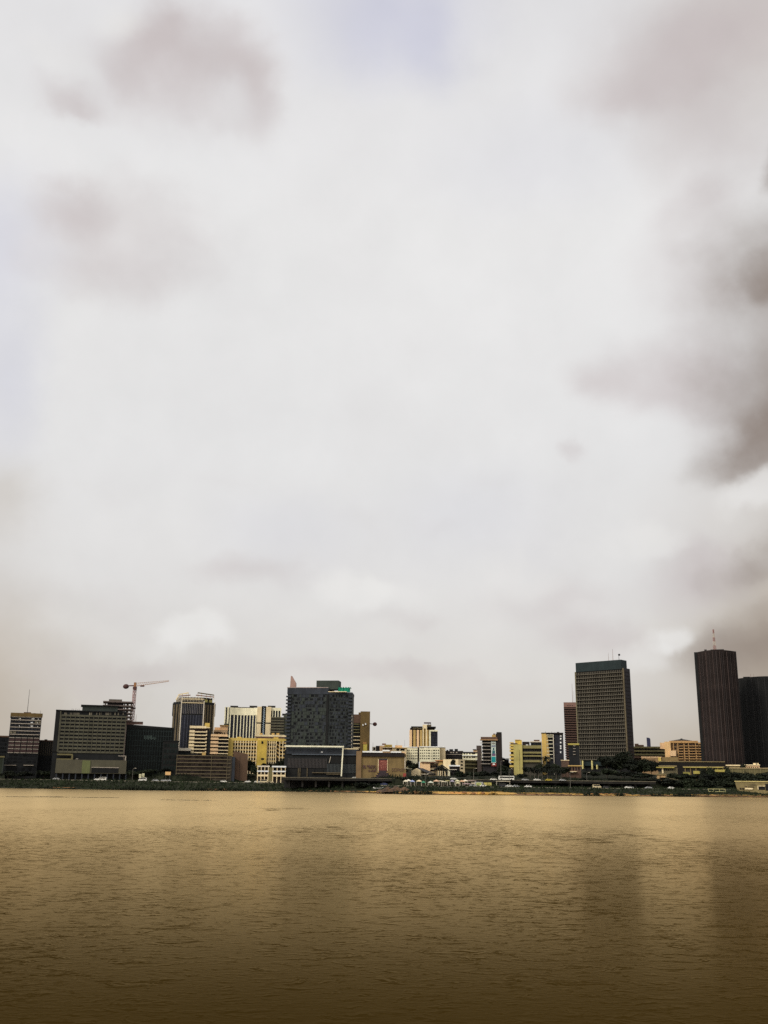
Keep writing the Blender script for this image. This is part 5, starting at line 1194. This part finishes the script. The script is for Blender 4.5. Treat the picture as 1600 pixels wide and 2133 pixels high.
V = [('van', 'white', 213, 'quay', 'white van below the podium opening of the grid office'), ('car', 'white', 203, 'quayfar', 'white car just behind the van below the grid office'), ('car', 'silver', 117, 'quay', 'silver car below the left corner of the grid office'), ('van', 'white', 297, 'quay', 'white van under the two small signboards'),
     ('car', 'silver', 324, 'quayfar', 'silver car right of the two small signboards'), ('car', 'silver', 342, 'quayfar', 'left silver car of the pair below the black glass block'), ('car', 'silver', 349.5, 'quayfar', 'right silver car of the pair below the black glass block'), ('car', 'white', 466, 'quay', 'white car below the right end of the wide strip office'), ('car', 'white', 517, 'quayfar', 'white car below the blank brown slab'),
     ('van', 'cream', 549, 'quay', 'cream van below the roadside house'), ('car', 'cream', 564, 'quay', 'cream car right of the cream van'), ('car', 'white', 537, 'quayfar', 'white car left of the cream van'), ('car', 'silver', 594, 'quayfar', 'silver car at the left end of the viaduct'), ('car', 'cream', 617, 'quay', 'cream car by the green fence'),
     ('van', 'silver', 633, 'quayfar', 'silver van below the podium hall left part'), ('car', 'red', 641, 'quayfar', 'red car right of the silver van below the podium hall'), ('van', 'white', 655, 'quay', 'white van below the podium hall middle'), ('car', 'silver', 668, 'quayfar', 'silver car right of the white van below the podium hall'), ('van', 'cream', 691, 'quayfar', 'cream van below the podium hall right part'), ('car', 'dark', 700, 'quay', 'dark car below the podium hall right part'),
     ('car', 'silver', 719, 'quayfar', 'silver car under the white frame leg'), ('car', 'white', 739, 'deck', 'white car on the deck by the tan pilaster'), ('car', 'white', 945, 'deck', 'white car on the deck right of the wide gable roof'), ('car', 'white', 1028, 'deck', 'white car on the deck below the banner'), ('bus', 'white', 1055, 'deckfar', 'white bus on the deck below the white peaked canopy'), ('car', 'silver', 1094, 'deck', 'silver car on the deck below the yellow end wall'),
     ('car', 'white', 1119, 'deck', 'white car on the deck below the palm stems'), ('car', 'yellow', 1143, 'deck', 'yellow taxi on the deck below the corner block'), ('car', 'silver', 1172, 'deck', 'silver car on the deck below the latticed wall'), ('car', 'white', 1007, 'quay', 'white car on the quay below the advert panels'), ('car', 'white', 1060, 'quay', 'white car on the quay below the bus'), ('van', 'dark', 1048, 'quayfar', 'dark van on the quay left of the white car'),
     ('car', 'silver', 1075, 'quayfar', 'silver car on the quay below the yellow end wall'), ('car', 'white', 1100, 'quay', 'white car on the quay below the palm stems'), ('van', 'cream', 1243, 'quay', 'cream minibus on the quay below the louvred tower'), ('car', 'dark', 1262, 'quay', 'dark car right of the cream minibus'), ('car', 'silver', 1312, 'quayfar', 'silver car on the quay below the big dark trees'), ('car', 'white', 1308, 'quay', 'white car on the quay nearest the water below the big dark trees'),
     ('car', 'white', 1398, 'quayfar', 'white car alone on the right quay below the kiosk'), ('car', 'silver', 1350, 'quayfar', 'silver car on the quay below the round tree'), ('truck', 'silver', 1000, 'yard', 'silver truck under the viaduct behind the advert panels'), ('car', 'silver', 985, 'quay', 'silver car on the quay left of the advert panels'), ('car', 'blue', 800, 'quayfar', 'blue car behind the earth mound'), ('car', 'silver', 760, 'quayfar', 'silver car left of the earth mound')]
for i, v in enumerate(V): park(*v, flip=i % 3 == 0)

# ------------------------------------------------------------------ street things
def place(px, t, z=None):
    x = at_y(px, 1630, 680).x; y = shore(x) + t; x = at_y(px, 1630, y).x
    return Vector((x, y, terrain(x, y) if z is None else z))
lampm = mat('lamp_post_grey', (110, 106, 96), k=1.0)
def lamp(px, t, h, label, z=None):
    p = place(px, t, z); rt = thing('street_lamp', label, 'street lamp', p, 0, 'street lamps along the far bank')
    bm = bmesh.new(); tube_into(bm, (0, 0, -.5), (0, 0, h), .16, 6, .09); obj('pole', bm, lampm, rt)
    bm = bmesh.new(); tube_into(bm, (0, 0, h - .1), (1.6, -.2, h + .35), .08, 5); obj('arm', bm, lampm, rt)
    bm = bmesh.new(); box_into(bm, 1.3, 2.2, -.4, 0, h + .25, h + .45); obj('lamp_head', bm, offwhite, rt)
for px, t, h, l, z in ((1188, 33, 9.5, 'tall grey street lamp on the quay below the latticed wall', None), (1044, 50.5, 12, 'thin tall street lamp on the deck right of the banner tower', ZD), (987, 50.5, 7, 'pale street lamp on the deck below the banded wing', ZD), (1223, 64, 9, 'street lamp by the brown gatehouse', None), (610, 43, 8, 'street lamp at the left end of the green fence', None), (275, 43, 8, 'street lamp left of the two small signboards', None), (1061, 50.5, 7, 'short street lamp on the deck by the bus', ZD), (886, 43, 7, 'street lamp below the villa', None)): lamp(px, t, h, l, z)
def signboard(px0, px1, y0, y1, t, label, rgb, marks, cat='signboard', post=True):
    x = at_y((px0 + px1) / 2, y0, 680).x; Y = shore(x) + t
    a = at_y(px0, y0, Y); c = at_y(px1, y1, Y); zb = terrain(a.x, Y); w = c.x - a.x
    rt = thing('signboard', label, cat, (a.x, Y, zb), 0, 'signboards on the far bank')
    bm = bmesh.new(); box_into(bm, 0, w, -.1, .1, c.z - zb, a.z - zb); obj('board', bm, mat('board_%d_%d_%d' % rgb, rgb, k=1.1, var=.15), rt)
    for q in (.15, .85):
        bm = bmesh.new(); box_into(bm, w * q - .09, w * q + .09, .1, .28, -.6, a.z - zb - .1); obj('post', bm, steel, rt)
    bm = bmesh.new(); h = a.z - c.z
    for mx, mz, mw, mh in marks: box_into(bm, w * mx, w * (mx + mw), -.13, -.1, c.z - zb + h * mz, c.z - zb + h * (mz + mh))
    obj('print', bm, mat('board_print', (84, 78, 60), k=1.0), rt)
random.seed(9)
def marks(n): return [(random.uniform(.08, .8), random.uniform(.12, .75), random.uniform(.06, .14), random.uniform(.08, .2)) for _ in range(n)]
signboard(290, 294, 1612.5, 1620.5, 44, 'left upright of two pale narrow signboards below the black glass block', (206, 200, 160), [(.2, .2, .6, .1), (.2, .5, .6, .1), (.2, .75, .6, .08)])
signboard(296.2, 300.5, 1611, 1619, 46, 'right taller upright of two pale narrow signboards below the black glass block', (206, 200, 160), [(.2, .2, .6, .1), (.2, .5, .6, .1), (.2, .75, .6, .08)])
signboard(344, 355.5, 1607.5, 1614.5, 48, 'peach billboard with pale ends left of the strip office', (204, 164, 110), [(.0, 0, .06, 1)])
signboard(982, 990, 1630, 1637, 42.5, 'rounded grey-white advert panel with a dark oval mark', (190, 176, 150), [(.25, .35, .5, .3), (.35, .28, .3, .08)])
signboard(992, 1003, 1630, 1636, 42.5, 'pale green advert panel right of the grey-white one', (170, 176, 108), marks(7))
signboard(1008, 1014.5, 1630, 1636, 42.5, 'yellow advert panel left of the yellow-olive one', (188, 172, 92), marks(4))
signboard(1015, 1024, 1630, 1636, 42.5, 'yellow-olive advert panel nearest the banner tower', (172, 162, 88), marks(6))
signboard(595, 599.5, 1610, 1616, 45, 'small pink-white sign at the left corner of the podium hall', (206, 176, 160), [(.3, .3, .4, .3)])
signboard(743, 751, 1625, 1628.5, 44, 'small grey sign below the tan pilaster', (120, 116, 108), [(.1, .3, .3, .4), (.5, .3, .3, .4)])

def stall(px, t, w, d, h, rgb, label, peaked=True):
    p = place(px, t); rt = thing('market_stall', label, 'market stall', p, random.uniform(-.15, .15), 'market stalls under the viaduct')
    bm = bmesh.new(); c = [(-w / 2, -d / 2), (w / 2, -d / 2), (w / 2, d / 2), (-w / 2, d / 2)]
    lo = [bm.verts.new((x, y, h - .25)) for x, y in c]; up = [bm.verts.new((x, y, h)) for x, y in c]; ap = bm.verts.new((0, 0, h + (.9 if peaked else .15)))
    bm.faces.new(lo[::-1])
    for i in range(4): bm.faces.new((lo[i], lo[(i + 1) % 4], up[(i + 1) % 4], up[i])); bm.faces.new((up[i], up[(i + 1) % 4], ap))
    obj('canopy', bm, mat('canopy_%d_%d_%d' % rgb, rgb, k=1.1, var=.2), rt)
    for x, y in c:
        bm = bmesh.new(); tube_into(bm, (x * .93, y * .93, -.3), (x * .93, y * .93, h - .1), .07, 5); obj('post', bm, offwhite, rt)
    bm = bmesh.new(); box_into(bm, -w * .4, w * .4, -d * .4, -d * .1, .7, .85); box_into(bm, -w * .38, -w * .34, -d * .35, -d * .15, -.2, .7); box_into(bm, w * .34, w * .38, -d * .35, -d * .15, -.2, .7); obj('table', bm, brown, rt)
for i, (px, t, w, h, rgb, l, pk) in enumerate(((845, 44, 3, 2.6, (206, 196, 170), 'white stall leftmost under the viaduct beside the painted hall', True), (851, 46, 3, 3, (214, 206, 186), 'white stall second under the viaduct beside the painted hall', True), (859, 43, 2.6, 2.6, (150, 158, 190), 'blue-white stall below the gable-end house', True), (873, 44, 3.4, 2.8, (208, 190, 150), 'cream stall below the dark roof wing', True),
        (882, 40, 2.6, 2.2, (60, 124, 92), 'green low stall below the villa', True), (897, 36, 3, 2.2, (190, 190, 170), 'pale stall nearest the water below the villa', True), (909, 44, 4, 3, (196, 160, 130), 'pinkish stall below the palm stems', True), (918, 46, 3.4, 3.2, (220, 208, 180), 'white stall below the wide gable roof', False), (926, 43, 4, 2.8, (216, 206, 176), 'white flat stall right of the palms', False), (932, 46, 3, 3.4, (186, 176, 120), 'olive-white stall below the white terrace', False),
        (942, 45, 2.6, 3, (150, 140, 150), 'grey stall below the white terrace right end', True), (953, 44, 3, 3.2, (196, 190, 150), 'pale stall between white terrace and banded wing', True), (953.5, 37, 2.8, 2.0, (180, 170, 130), 'small pale stall on the quay in front of the others', True), (962, 44, 4, 3, (186, 150, 116), 'peach stall below the cream end wall', True), (969, 46, 3.6, 3.4, (210, 196, 170), 'white stall below the banded wing', True), (980, 47, 7, 3.6, (176, 152, 140), 'wide pink-grey stall left of the advert panels', False), (972, 38, 5, 1.8, (180, 150, 150), 'low rose stall on the quay left of the advert panels', False), (1048, 46, 9, 3.6, (190, 178, 150), 'long pale stall roof right of the banner tower', False))):
    stall(px, t, w, 3, h, rgb, l, pk)
p = place(605, 42.5); fn = thing('green_fence', 'green mesh fence on the quay below the left end of the podium hall', 'fence', p)
for i in range(7):
    bm = bmesh.new(); box_into(bm, -5 + i * 1.7, -4.9 + i * 1.7, -.05, .05, -.3, 1.8); obj('post', bm, mat('green_paint', (60, 120, 88)), fn)
for z in (.3, .95, 1.6):
    bm = bmesh.new(); box_into(bm, -5, 5.3, -.09, -.05, z, z + .16); obj('rail', bm, MATS['green_paint'], fn)
p = place(1492, 14); rl = thing('guard_rail', 'pale two-bar guard rail by the water left of the boathouse', 'railing', p)
for z in (.5, 2.1):
    bm = bmesh.new(); box_into(bm, -5.6, 5.6, -.1, .1, z, z + .36); obj('rail', bm, mat('rail_olive', (150, 144, 98)), rl)
for x in (-5.5, -2, 1.6, 5.3):
    bm = bmesh.new(); box_into(bm, x, x + .25, -.05, .2, -1, 2.4); obj('post', bm, MATS['rail_olive'], rl)
for px0, px1, t, l in ((805 - 30, 806, 20, 'white beached canoe lying left of the earth mound'),):
    p = place(789, 14); cn = thing('canoe', l, 'boat', p + Vector((0, 0, .3)), .05)
    bm = bmesh.new(); prev = None; n = 12
    for i in range(n + 1):
        u = i / n * 2 - 1; w = .75 * (1 - u * u) ** .6 + .04; s = u * u * .5
        cur = [bm.verts.new((u * 3.4, -w, .7 + s)), bm.verts.new((u * 3.4, 0, s * .8)), bm.verts.new((u * 3.4, w, .7 + s))]
        if prev: bm.faces.new((prev[0], cur[0], cur[1], prev[1])); bm.faces.new((prev[1], cur[1], cur[2], prev[2]))
        prev = cur
    obj('hull', bm, white, cn)
    for x in (-1.5, 1.2):
        bm = bmesh.new(); box_into(bm, x, x + .35, -.7, .7, .6, .68); obj('seat', bm, brown, cn)

# ------------------------------------------------------------------ water
W = bpy.data.materials.new('lagoon_water'); W.use_nodes = True
nt = W.node_tree; L = nt.links.new
nt.nodes.remove(nt.nodes['Principled BSDF'])
geo = nd(nt, 'ShaderNodeNewGeometry')
def noise(scale, vec, detail=2.0, rough=.5, dist=0.0, sc=(1, 1, 1), rot=0.0):
    mp = nd(nt, 'ShaderNodeMapping', inp={'Scale': sc, 'Rotation': (0, 0, rot)}); L(vec, mp.inputs[0])
    n = nd(nt, 'ShaderNodeTexNoise', inp={'Scale': scale, 'Detail': detail, 'Roughness': rough, 'Distortion': dist}); L(mp.outputs[0], n.inputs['Vector']); return n.outputs[0]
def mth(op, a, b_=None, c=None, clamp=False):
    n = nd(nt, 'ShaderNodeMath', operation=op, use_clamp=clamp)
    for i, v in enumerate((a, b_, c)):
        if v is None: continue
        if isinstance(v, (int, float)): n.inputs[i].default_value = v
        else: L(v, n.inputs[i])
    return n.outputs[0]
def mrange(v, a, b_, c, d, smooth=True):
    n = nd(nt, 'ShaderNodeMapRange', interpolation_type='SMOOTHSTEP' if smooth else 'LINEAR', inp={1: a, 2: b_, 3: c, 4: d}); n.clamp = not smooth; L(v, n.inputs[0]); return n.outputs[0]
P = geo.outputs['Position']
patch = mrange(noise(.018, P, 3, .6, .4, (1, .45, 1), .15), .42, .62, .3, 1.15)
crest = mrange(noise(1.5, P, 2, .5, .7, (.62, 1, 1), .06), .56, .72, 0, 1)
crest2 = mrange(noise(.72, P, 3, .5, .9, (.6, 1, 1), -.12), .57, .74, 0, 1)
rip = noise(3.2, P, 3, .55, .5, (.6, 1, 1), .1)
fine = noise(9.0, P, 2, .5, 0, (.7, 1, 1))
h = mth('ADD', mth('MULTIPLY', crest, WAVE[0]), mth('MULTIPLY', crest2, WAVE[1]))
h = mth('ADD', h, mth('MULTIPLY', rip, WAVE[2])); h = mth('ADD', mth('MULTIPLY', h, patch), mth('MULTIPLY', fine, WAVE[3]))
sepw = nd(nt, 'ShaderNodeSeparateXYZ'); L(P, sepw.inputs[0])
h = mth('MULTIPLY', h, mrange(sepw.outputs[1], 30, 330, 1.0, .12))      # calmer in the lee of the far bank
def gust(px, py, rx, ry):      # a cat's-paw of wind on the calm water
    c = at_z(px, py); su = nd(nt, 'ShaderNodeVectorMath', operation='SUBTRACT'); L(P, su.inputs[0]); su.inputs[1].default_value = c
    mu = nd(nt, 'ShaderNodeVectorMath', operation='MULTIPLY'); L(su.outputs[0], mu.inputs[0]); mu.inputs[1].default_value = (1 / rx, 1 / ry, 0)
    ln = nd(nt, 'ShaderNodeVectorMath', operation='LENGTH'); L(mu.outputs[0], ln.inputs[0]); return mrange(ln.outputs['Value'], .2, 1.0, 1.0, 0.0)
g_ = mth('ADD', gust(690, 1732, 9, 34), mth('ADD', gust(595, 1686, 9, 30), gust(1290, 1745, 14, 50)))
crest3 = mrange(noise(.45, P, 3, .55, .6, (.6, 1, 1), .1), .5, .7, 0, 1)
h = mth('ADD', h, mth('MULTIPLY', mth('MULTIPLY', crest3, .4), mth('MULTIPLY', g_, mrange(noise(.12, P, 2, .5, .5, (1, .4, 1)), .45, .6, .1, 1.0))))
bp = nd(nt, 'ShaderNodeBump', inp={'Strength': 1.0, 'Distance': 1.0}); L(h, bp.inputs['Height'])
lw = nd(nt, 'ShaderNodeLayerWeight', inp={'Blend': .5}); L(bp.outputs[0], lw.inputs['Normal'])
lf = nd(nt, 'ShaderNodeLayerWeight', inp={'Blend': .5})
dot = mth('MAXIMUM', mth('SUBTRACT', 1.0, lw.outputs['Facing']), mth('MULTIPLY', mth('SUBTRACT', 1.0, lf.outputs['Facing']), .93))
fac = mth('MULTIPLY', mth('EXPONENT', mth('MULTIPLY', mth('POWER', mth('DIVIDE', dot, FSC), 2.0), -1.0)), FMAX)      # reflectance falls off away from grazing, lens darkening of the near water included
dif = nd(nt, 'ShaderNodeBsdfDiffuse'); silt = noise(.01, P, 3, .6, .3)
cr_ = nd(nt, 'ShaderNodeValToRGB'); cr_.color_ramp.elements[0].color = (.03, .018, .004, 1); cr_.color_ramp.elements[1].color = (.045, .027, .0065, 1); cr_.color_ramp.elements[0].position = .35; cr_.color_ramp.elements[1].position = .7
L(silt, cr_.inputs[0]); L(cr_.outputs[0], dif.inputs['Color'])
gl = nd(nt, 'ShaderNodeBsdfGlossy', inp={'Color': (*GTINT, 1)}); L(mrange(sepw.outputs[1], 25, 190, WROUGH[0], WROUGH[1]), gl.inputs['Roughness'])      # chop too fine to resolve far out; L(bp.outputs[0], gl.inputs['Normal'])
mxs = nd(nt, 'ShaderNodeMixShader'); L(fac, mxs.inputs[0]); L(dif.outputs[0], mxs.inputs[1]); L(gl.outputs[0], mxs.inputs[2])
L(mxs.outputs[0], nt.nodes['Material Output'].inputs['Surface'])
bm = bmesh.new()
for i in range(1):
    vs = [bm.verts.new(p) for p in ((-6000, -400, 0), (6000, -400, 0), (6000, 720, 0), (-6000, 720, 0))]; bm.faces.new(vs)
structure(obj('water', bm, W))
# dark weed rafts floating near the far shore
weed = mat('water_weed', (52, 42, 26), k=1.0, var=.4, stretch=1)
for i, (px, py, w, d) in enumerate(((35, 1660, 24, 5), (100, 1660, 13, 3), (150, 1661, 22, 2.5), (390, 1667, 22, 6), (215, 1661.5, 14, 2))):
    c = at_z(px, py); bm = bmesh.new(); r = random.Random(i)
    for k in range(70):
        a = r.uniform(0, 6.283); q = r.random() ** .5; s = r.uniform(.3, .9); x, y = math.cos(a) * q * w / 2, math.sin(a) * q * d / 2
        bm.faces.new([bm.verts.new((x + s * math.cos(t), y + s * .6 * math.sin(t), .04 + r.uniform(0, .12))) for t in (0, 1.2, 2.5, 3.8, 5)])
    o = obj('weed_raft', bm, weed); o.location = c; o['kind'] = 'stuff'

# ------------------------------------------------------------------ sky and light
SUN_EL, SUN_AZ = R(40), math.atan2(-.75, -.66)   # azimuth measured from +Y towards +X
w = bpy.data.worlds.new('World'); S.world = w; w.use_nodes = True
nt = w.node_tree; L = nt.links.new
bg = nt.nodes['Background']
sky = nd(nt, 'ShaderNodeTexSky', sky_type='NISHITA', sun_disc=False, sun_elevation=SUN_EL, sun_rotation=SUN_AZ, dust_density=2.0)
tc = nd(nt, 'ShaderNodeTexCoord'); D = tc.outputs['Generated']
sep = nd(nt, 'ShaderNodeSeparateXYZ'); L(D, sep.inputs[0])
az = mth('ARCTAN2', sep.outputs[0], sep.outputs[1]); el = mth('ARCSINE', sep.outputs[2])
n1 = nd(nt, 'ShaderNodeTexNoise', inp={'Scale': 5.0, 'Detail': 3.0, 'Roughness': .5}); L(D, n1.inputs['Vector'])
n2 = nd(nt, 'ShaderNodeTexNoise', inp={'Scale': 16.0, 'Detail': 7.0, 'Roughness': .55}); L(D, n2.inputs['Vector'])
def vsub(a, k):
    s_ = nd(nt, 'ShaderNodeVectorMath', operation='SUBTRACT'); L(a, s_.inputs[0]); s_.inputs[1].default_value = (.5, .5, .5)
    m_ = nd(nt, 'ShaderNodeVectorMath', operation='SCALE'); L(s_.outputs[0], m_.inputs[0]); m_.inputs['Scale'].default_value = k; return m_.outputs[0]
base = nd(nt, 'ShaderNodeCombineXYZ'); L(az, base.inputs[0]); L(el, base.inputs[1])
def vadd(a, b_):
    s_ = nd(nt, 'ShaderNodeVectorMath', operation='ADD'); L(a, s_.inputs[0]); L(b_, s_.inputs[1]); return s_.outputs[0]
n3 = nd(nt, 'ShaderNodeTexNoise', inp={'Scale': 9.0, 'Detail': 4.0, 'Roughness': .5}); L(D, n3.inputs['Vector'])
warp = vadd(vadd(vadd(base.outputs[0], vsub(n3.outputs['Color'], .05)), vsub(n1.outputs['Color'], .06)), vsub(n2.outputs['Color'], .04))
flat = nd(nt, 'ShaderNodeVectorMath', operation='MULTIPLY'); L(warp, flat.inputs[0]); flat.inputs[1].default_value = (1, 1, 0)
warp = flat.outputs[0]
def blob(px, py, rx, ry, s=1.0, inner=0.0, rot=0.0):
    d = ray(px, py); a = math.atan2(d.x, d.y); e = math.asin(d.z)
    k = 1 / FPX; kx = k / max(.6, math.cos(e))
    su = nd(nt, 'ShaderNodeVectorMath', operation='SUBTRACT'); L(warp, su.inputs[0]); su.inputs[1].default_value = (a, e, 0)
    mu = nd(nt, 'ShaderNodeVectorMath', operation='MULTIPLY'); L(su.outputs[0], mu.inputs[0]); mu.inputs[1].default_value = (1 / (rx * kx), 1 / (ry * k), 0)
    ln = nd(nt, 'ShaderNodeVectorMath', operation='LENGTH'); L(mu.outputs[0], ln.inputs[0])
    return mrange(ln.outputs['Value'], inner, 1.0, s, 0.0)
def layer(blobs):
    acc = None
    for b_ in blobs:
        v = blob(*b_); acc = v if acc is None else mth('ADD', acc, v)
    return acc
tex = mrange(n2.outputs[0], .34, .66, .6, 1.3, False)
tex1 = mrange(n1.outputs[0], .3, .7, .8, 1.15, False)
fb = nd(nt, 'ShaderNodeTexNoise', inp={'Scale': 7.0, 'Detail': 7.0, 'Roughness': .5, 'Distortion': .1})
fm = nd(nt, 'ShaderNodeMapping', inp={'Scale': (1, 1, 1.15)}); L(D, fm.inputs[0]); L(fm.outputs[0], fb.inputs['Vector'])
def torn(env, top, q=.85):
    t_ = mth('ADD', mth('MULTIPLY', env, .95), mth('MULTIPLY', mth('SUBTRACT', fb.outputs[0], .5), q))
    return mth('MULTIPLY', mrange(t_, -.05, 1.35, 0, top), mth('MINIMUM', mth('ADD', mth('MULTIPLY', env, 3.0), .25), 1.0))
def mixc(a, b_, f):
    m_ = nd(nt, 'ShaderNodeMix', data_type='RGBA'); L(f, m_.inputs['Factor'])
    for s_, v in ((6, a), (7, b_)):
        if isinstance(v, tuple): m_.inputs[s_].default_value = (*v, 1)
        else: L(v, m_.inputs[s_])
    return m_.outputs[2]
def srgb(r, g_, b_): return (lin(r) * 10, lin(g_) * 10, lin(b_) * 10)      # background strength is 0.1
gr = nd(nt, 'ShaderNodeValToRGB'); e_ = gr.color_ramp.elements
L(mth('MULTIPLY', el, 1 / 1.2), gr.inputs[0])
stops = [(0.0, (206, 201, 194)), (.03, (211, 207, 201)), (.08, (217, 213, 208)), (.16, (223, 221, 219)), (.26, (228, 227, 226)), (.45, (231, 230, 229)), (.6, (228, 227, 228)), (.75, (219, 218, 222)), (1.0, (200, 202, 208))]
e_[0].position = 0; e_[1].position = 1
for p_, c_ in stops[1:-1]: e_.new(p_)
for el_, (p_, c_) in zip(sorted(e_, key=lambda q: q.position), stops): el_.color = (lin(c_[0]), lin(c_[1]), lin(c_[2]), 1)
m10 = nd(nt, 'ShaderNodeVectorMath', operation='SCALE'); L(gr.outputs[0], m10.inputs[0]); m10.inputs['Scale'].default_value = 10.0
col = m10.outputs[0]
blue = layer([(800, 20, 260, 170, .75, 0), (900, 120, 90, 110, .35, 0), (20, 480, 170, 200, .45, 0), (10, 760, 120, 260, .4, 0), (1100, 330, 300, 160, .14, 0), (600, 1130, 240, 130, .15, 0), (980, 1080, 300, 160, .16, 0)])
col = mixc(col, srgb(201, 202, 219), mth('MINIMUM', blue, 1.0))
side = layer([(-120, 1480, 420, 330, .85, 0), (-60, 1200, 240, 300, .15, 0), (1730, 1480, 520, 400, .9, 0), (1720, 1150, 420, 420, .45, 0), (1650, 0, 420, 330, .45, 0), (10, 1030, 110, 130, .3, 0), (1480, 1570, 420, 130, .3, 0)])
col = mixc(col, srgb(178, 164, 146), mth('MULTIPLY', mth('MINIMUM', side, 1.0), .95))
hi = layer([(400, 1318, 110, 50, 1.0, .35), (330, 1345, 110, 50, .5, .1), (460, 1335, 60, 36, .5, .1), (745, 1235, 110, 70, .9, .3), (850, 1240, 150, 60, .7, .1), (660, 1290, 140, 50, .4, 0), (1090, 1190, 150, 70, .6, .1), (1395, 1305, 70, 44, .9, .3), (1335, 1345, 80, 46, .6, .2), (235, 45, 80, 70, .8, .1), (110, 120, 110, 70, .5, .1), (1595, 1030, 120, 60, .9, .3), (1350, 1108, 130, 46, .7, .2), (1240, 1240, 90, 40, .3, .1), (150, 1300, 150, 50, .3, 0)])
# pale mauve-grey sheets
cl = layer([(330, 140, 330, 160, .45, 0), (430, 100, 190, 105, .5, .05), (525, 115, 100, 90, .4, .1), (310, 50, 80, 80, .4, .1), (230, 130, 120, 90, .4, .1), (115, 195, 100, 54, .6, .1), (170, 225, 90, 36, .35, 0), (540, 220, 80, 100, .5, 0), (330, 240, 220, 80, .25, 0),
            (280, 500, 290, 190, .78, 0), (170, 430, 90, 80, .45, .1), (320, 400, 150, 100, .25, 0), (200, 560, 240, 90, .2, 0),
            (1420, 90, 350, 220, .7, 0), (1330, 90, 190, 150, .3, 0), (1250, 190, 140, 80, .3, 0), (1570, 20, 240, 190, .5, 0), (1520, 310, 280, 130, .4, 0),
            (1190, 930, 44, 38, .5, .1), (760, 1095, 150, 60, .3, 0), (900, 1100, 110, 50, .3, .1), (480, 1025, 260, 60, .22, 0), (240, 1030, 180, 50, .18, 0), (520, 1215, 260, 60, .5, 0), (150, 1250, 260, 60, .35, 0), (860, 1290, 170, 40, .35, 0), (800, 1400, 300, 40, .6, .1), (200, 1390, 320, 50, .5, 0), (560, 1375, 200, 40, .4, 0), (1050, 1430, 220, 50, .4, 0), (1000, 1010, 160, 40, .2, 0),
            (1370, 780, 250, 130, .7, .1), (1480, 860, 190, 150, .6, 0), (300, 140, 190, 110, .35, 0), (1250, 800, 100, 90, .35, 0), (1460, 560, 190, 220, .6, 0), (1470, 430, 110, 70, .35, 0), (1180, 1230, 250, 120, .5, 0), (1250, 1315, 170, 66, .6, .1), (1450, 1180, 170, 110, .75, .15)])
col = mixc(col, srgb(198, 188, 187), torn(cl, .93, 1.25))
# the heavier dark mass on the right
dk = layer([(1680, 700, 350, 430, .72, 0), (1620, 560, 190, 170, .4, .05), (1605, 600, 70, 70, .2, .2), (1608, 350, 36, 60, .6, .2), (1560, 860, 210, 180, .55, 0), (1500, 975, 130, 85, .4, .15), (1640, 950, 150, 140, .55, .15),
            (1500, 1195, 120, 66, .34, .15), (1605, 1160, 100, 76, .55, .2), (1590, 1335, 270, 92, .72, .15), (1450, 1345, 130, 60, .22, 0), (1620, 1440, 220, 130, .6, 0), (1600, 1250, 140, 50, .3, 0)])
col = mixc(col, srgb(136, 121, 110), mth('MULTIPLY', torn(dk, .97), mrange(n2.outputs[0], .32, .68, .88, 1.05, False)))
col = mixc(col, srgb(232, 230, 227), torn(hi, 1.0))
# faint structure everywhere, unseen sky behind the camera raised to fill the facades
soft = nd(nt, 'ShaderNodeVectorMath', operation='SCALE'); L(col, soft.inputs[0])
amp = mth('MULTIPLY', mrange(n1.outputs[0], .25, .75, 1.0, 1.065, False), mrange(n2.outputs[0], .25, .75, .975, 1.03, False))
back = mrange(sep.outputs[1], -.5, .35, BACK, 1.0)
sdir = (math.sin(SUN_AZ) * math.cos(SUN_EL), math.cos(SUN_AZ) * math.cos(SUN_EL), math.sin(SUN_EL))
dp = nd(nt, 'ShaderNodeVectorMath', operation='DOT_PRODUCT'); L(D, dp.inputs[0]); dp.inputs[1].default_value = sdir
glow = mth('MULTIPLY_ADD', mth('POWER', mth('MAXIMUM', dp.outputs['Value'], 0.0), 5.0), GLOW, 1.0)      # unseen lobe round the sun direction, added to brighten the facades
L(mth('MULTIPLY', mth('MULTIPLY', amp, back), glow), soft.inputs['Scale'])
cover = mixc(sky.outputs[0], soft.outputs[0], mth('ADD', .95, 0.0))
below = mrange(sep.outputs[2], -.06, -.005, .3, 1.0)
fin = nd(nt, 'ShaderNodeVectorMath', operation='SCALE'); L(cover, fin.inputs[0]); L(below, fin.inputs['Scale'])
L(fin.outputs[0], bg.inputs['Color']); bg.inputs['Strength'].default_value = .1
sun = bpy.data.lights.new('sun', 'SUN'); sun.energy = SUNE; sun.angle = R(12); sun.color = (1, .93, .82)
so = bpy.data.objects.new('sun', sun); link(so)
sd = Vector((math.sin(SUN_AZ) * math.cos(SUN_EL), math.cos(SUN_AZ) * math.cos(SUN_EL), math.sin(SUN_EL)))
so.rotation_euler = sd.to_track_quat('Z', 'Y').to_euler()
S.render.engine = 'CYCLES'
S.view_settings.view_transform = 'Standard'; S.view_settings.look = 'None'; S.view_settings.exposure = 0; S.view_settings.gamma = 1
S.cycles.max_bounces = 6; S.cycles.diffuse_bounces = 3; S.cycles.glossy_bounces = 3
S.cycles.use_denoising = DENOISE
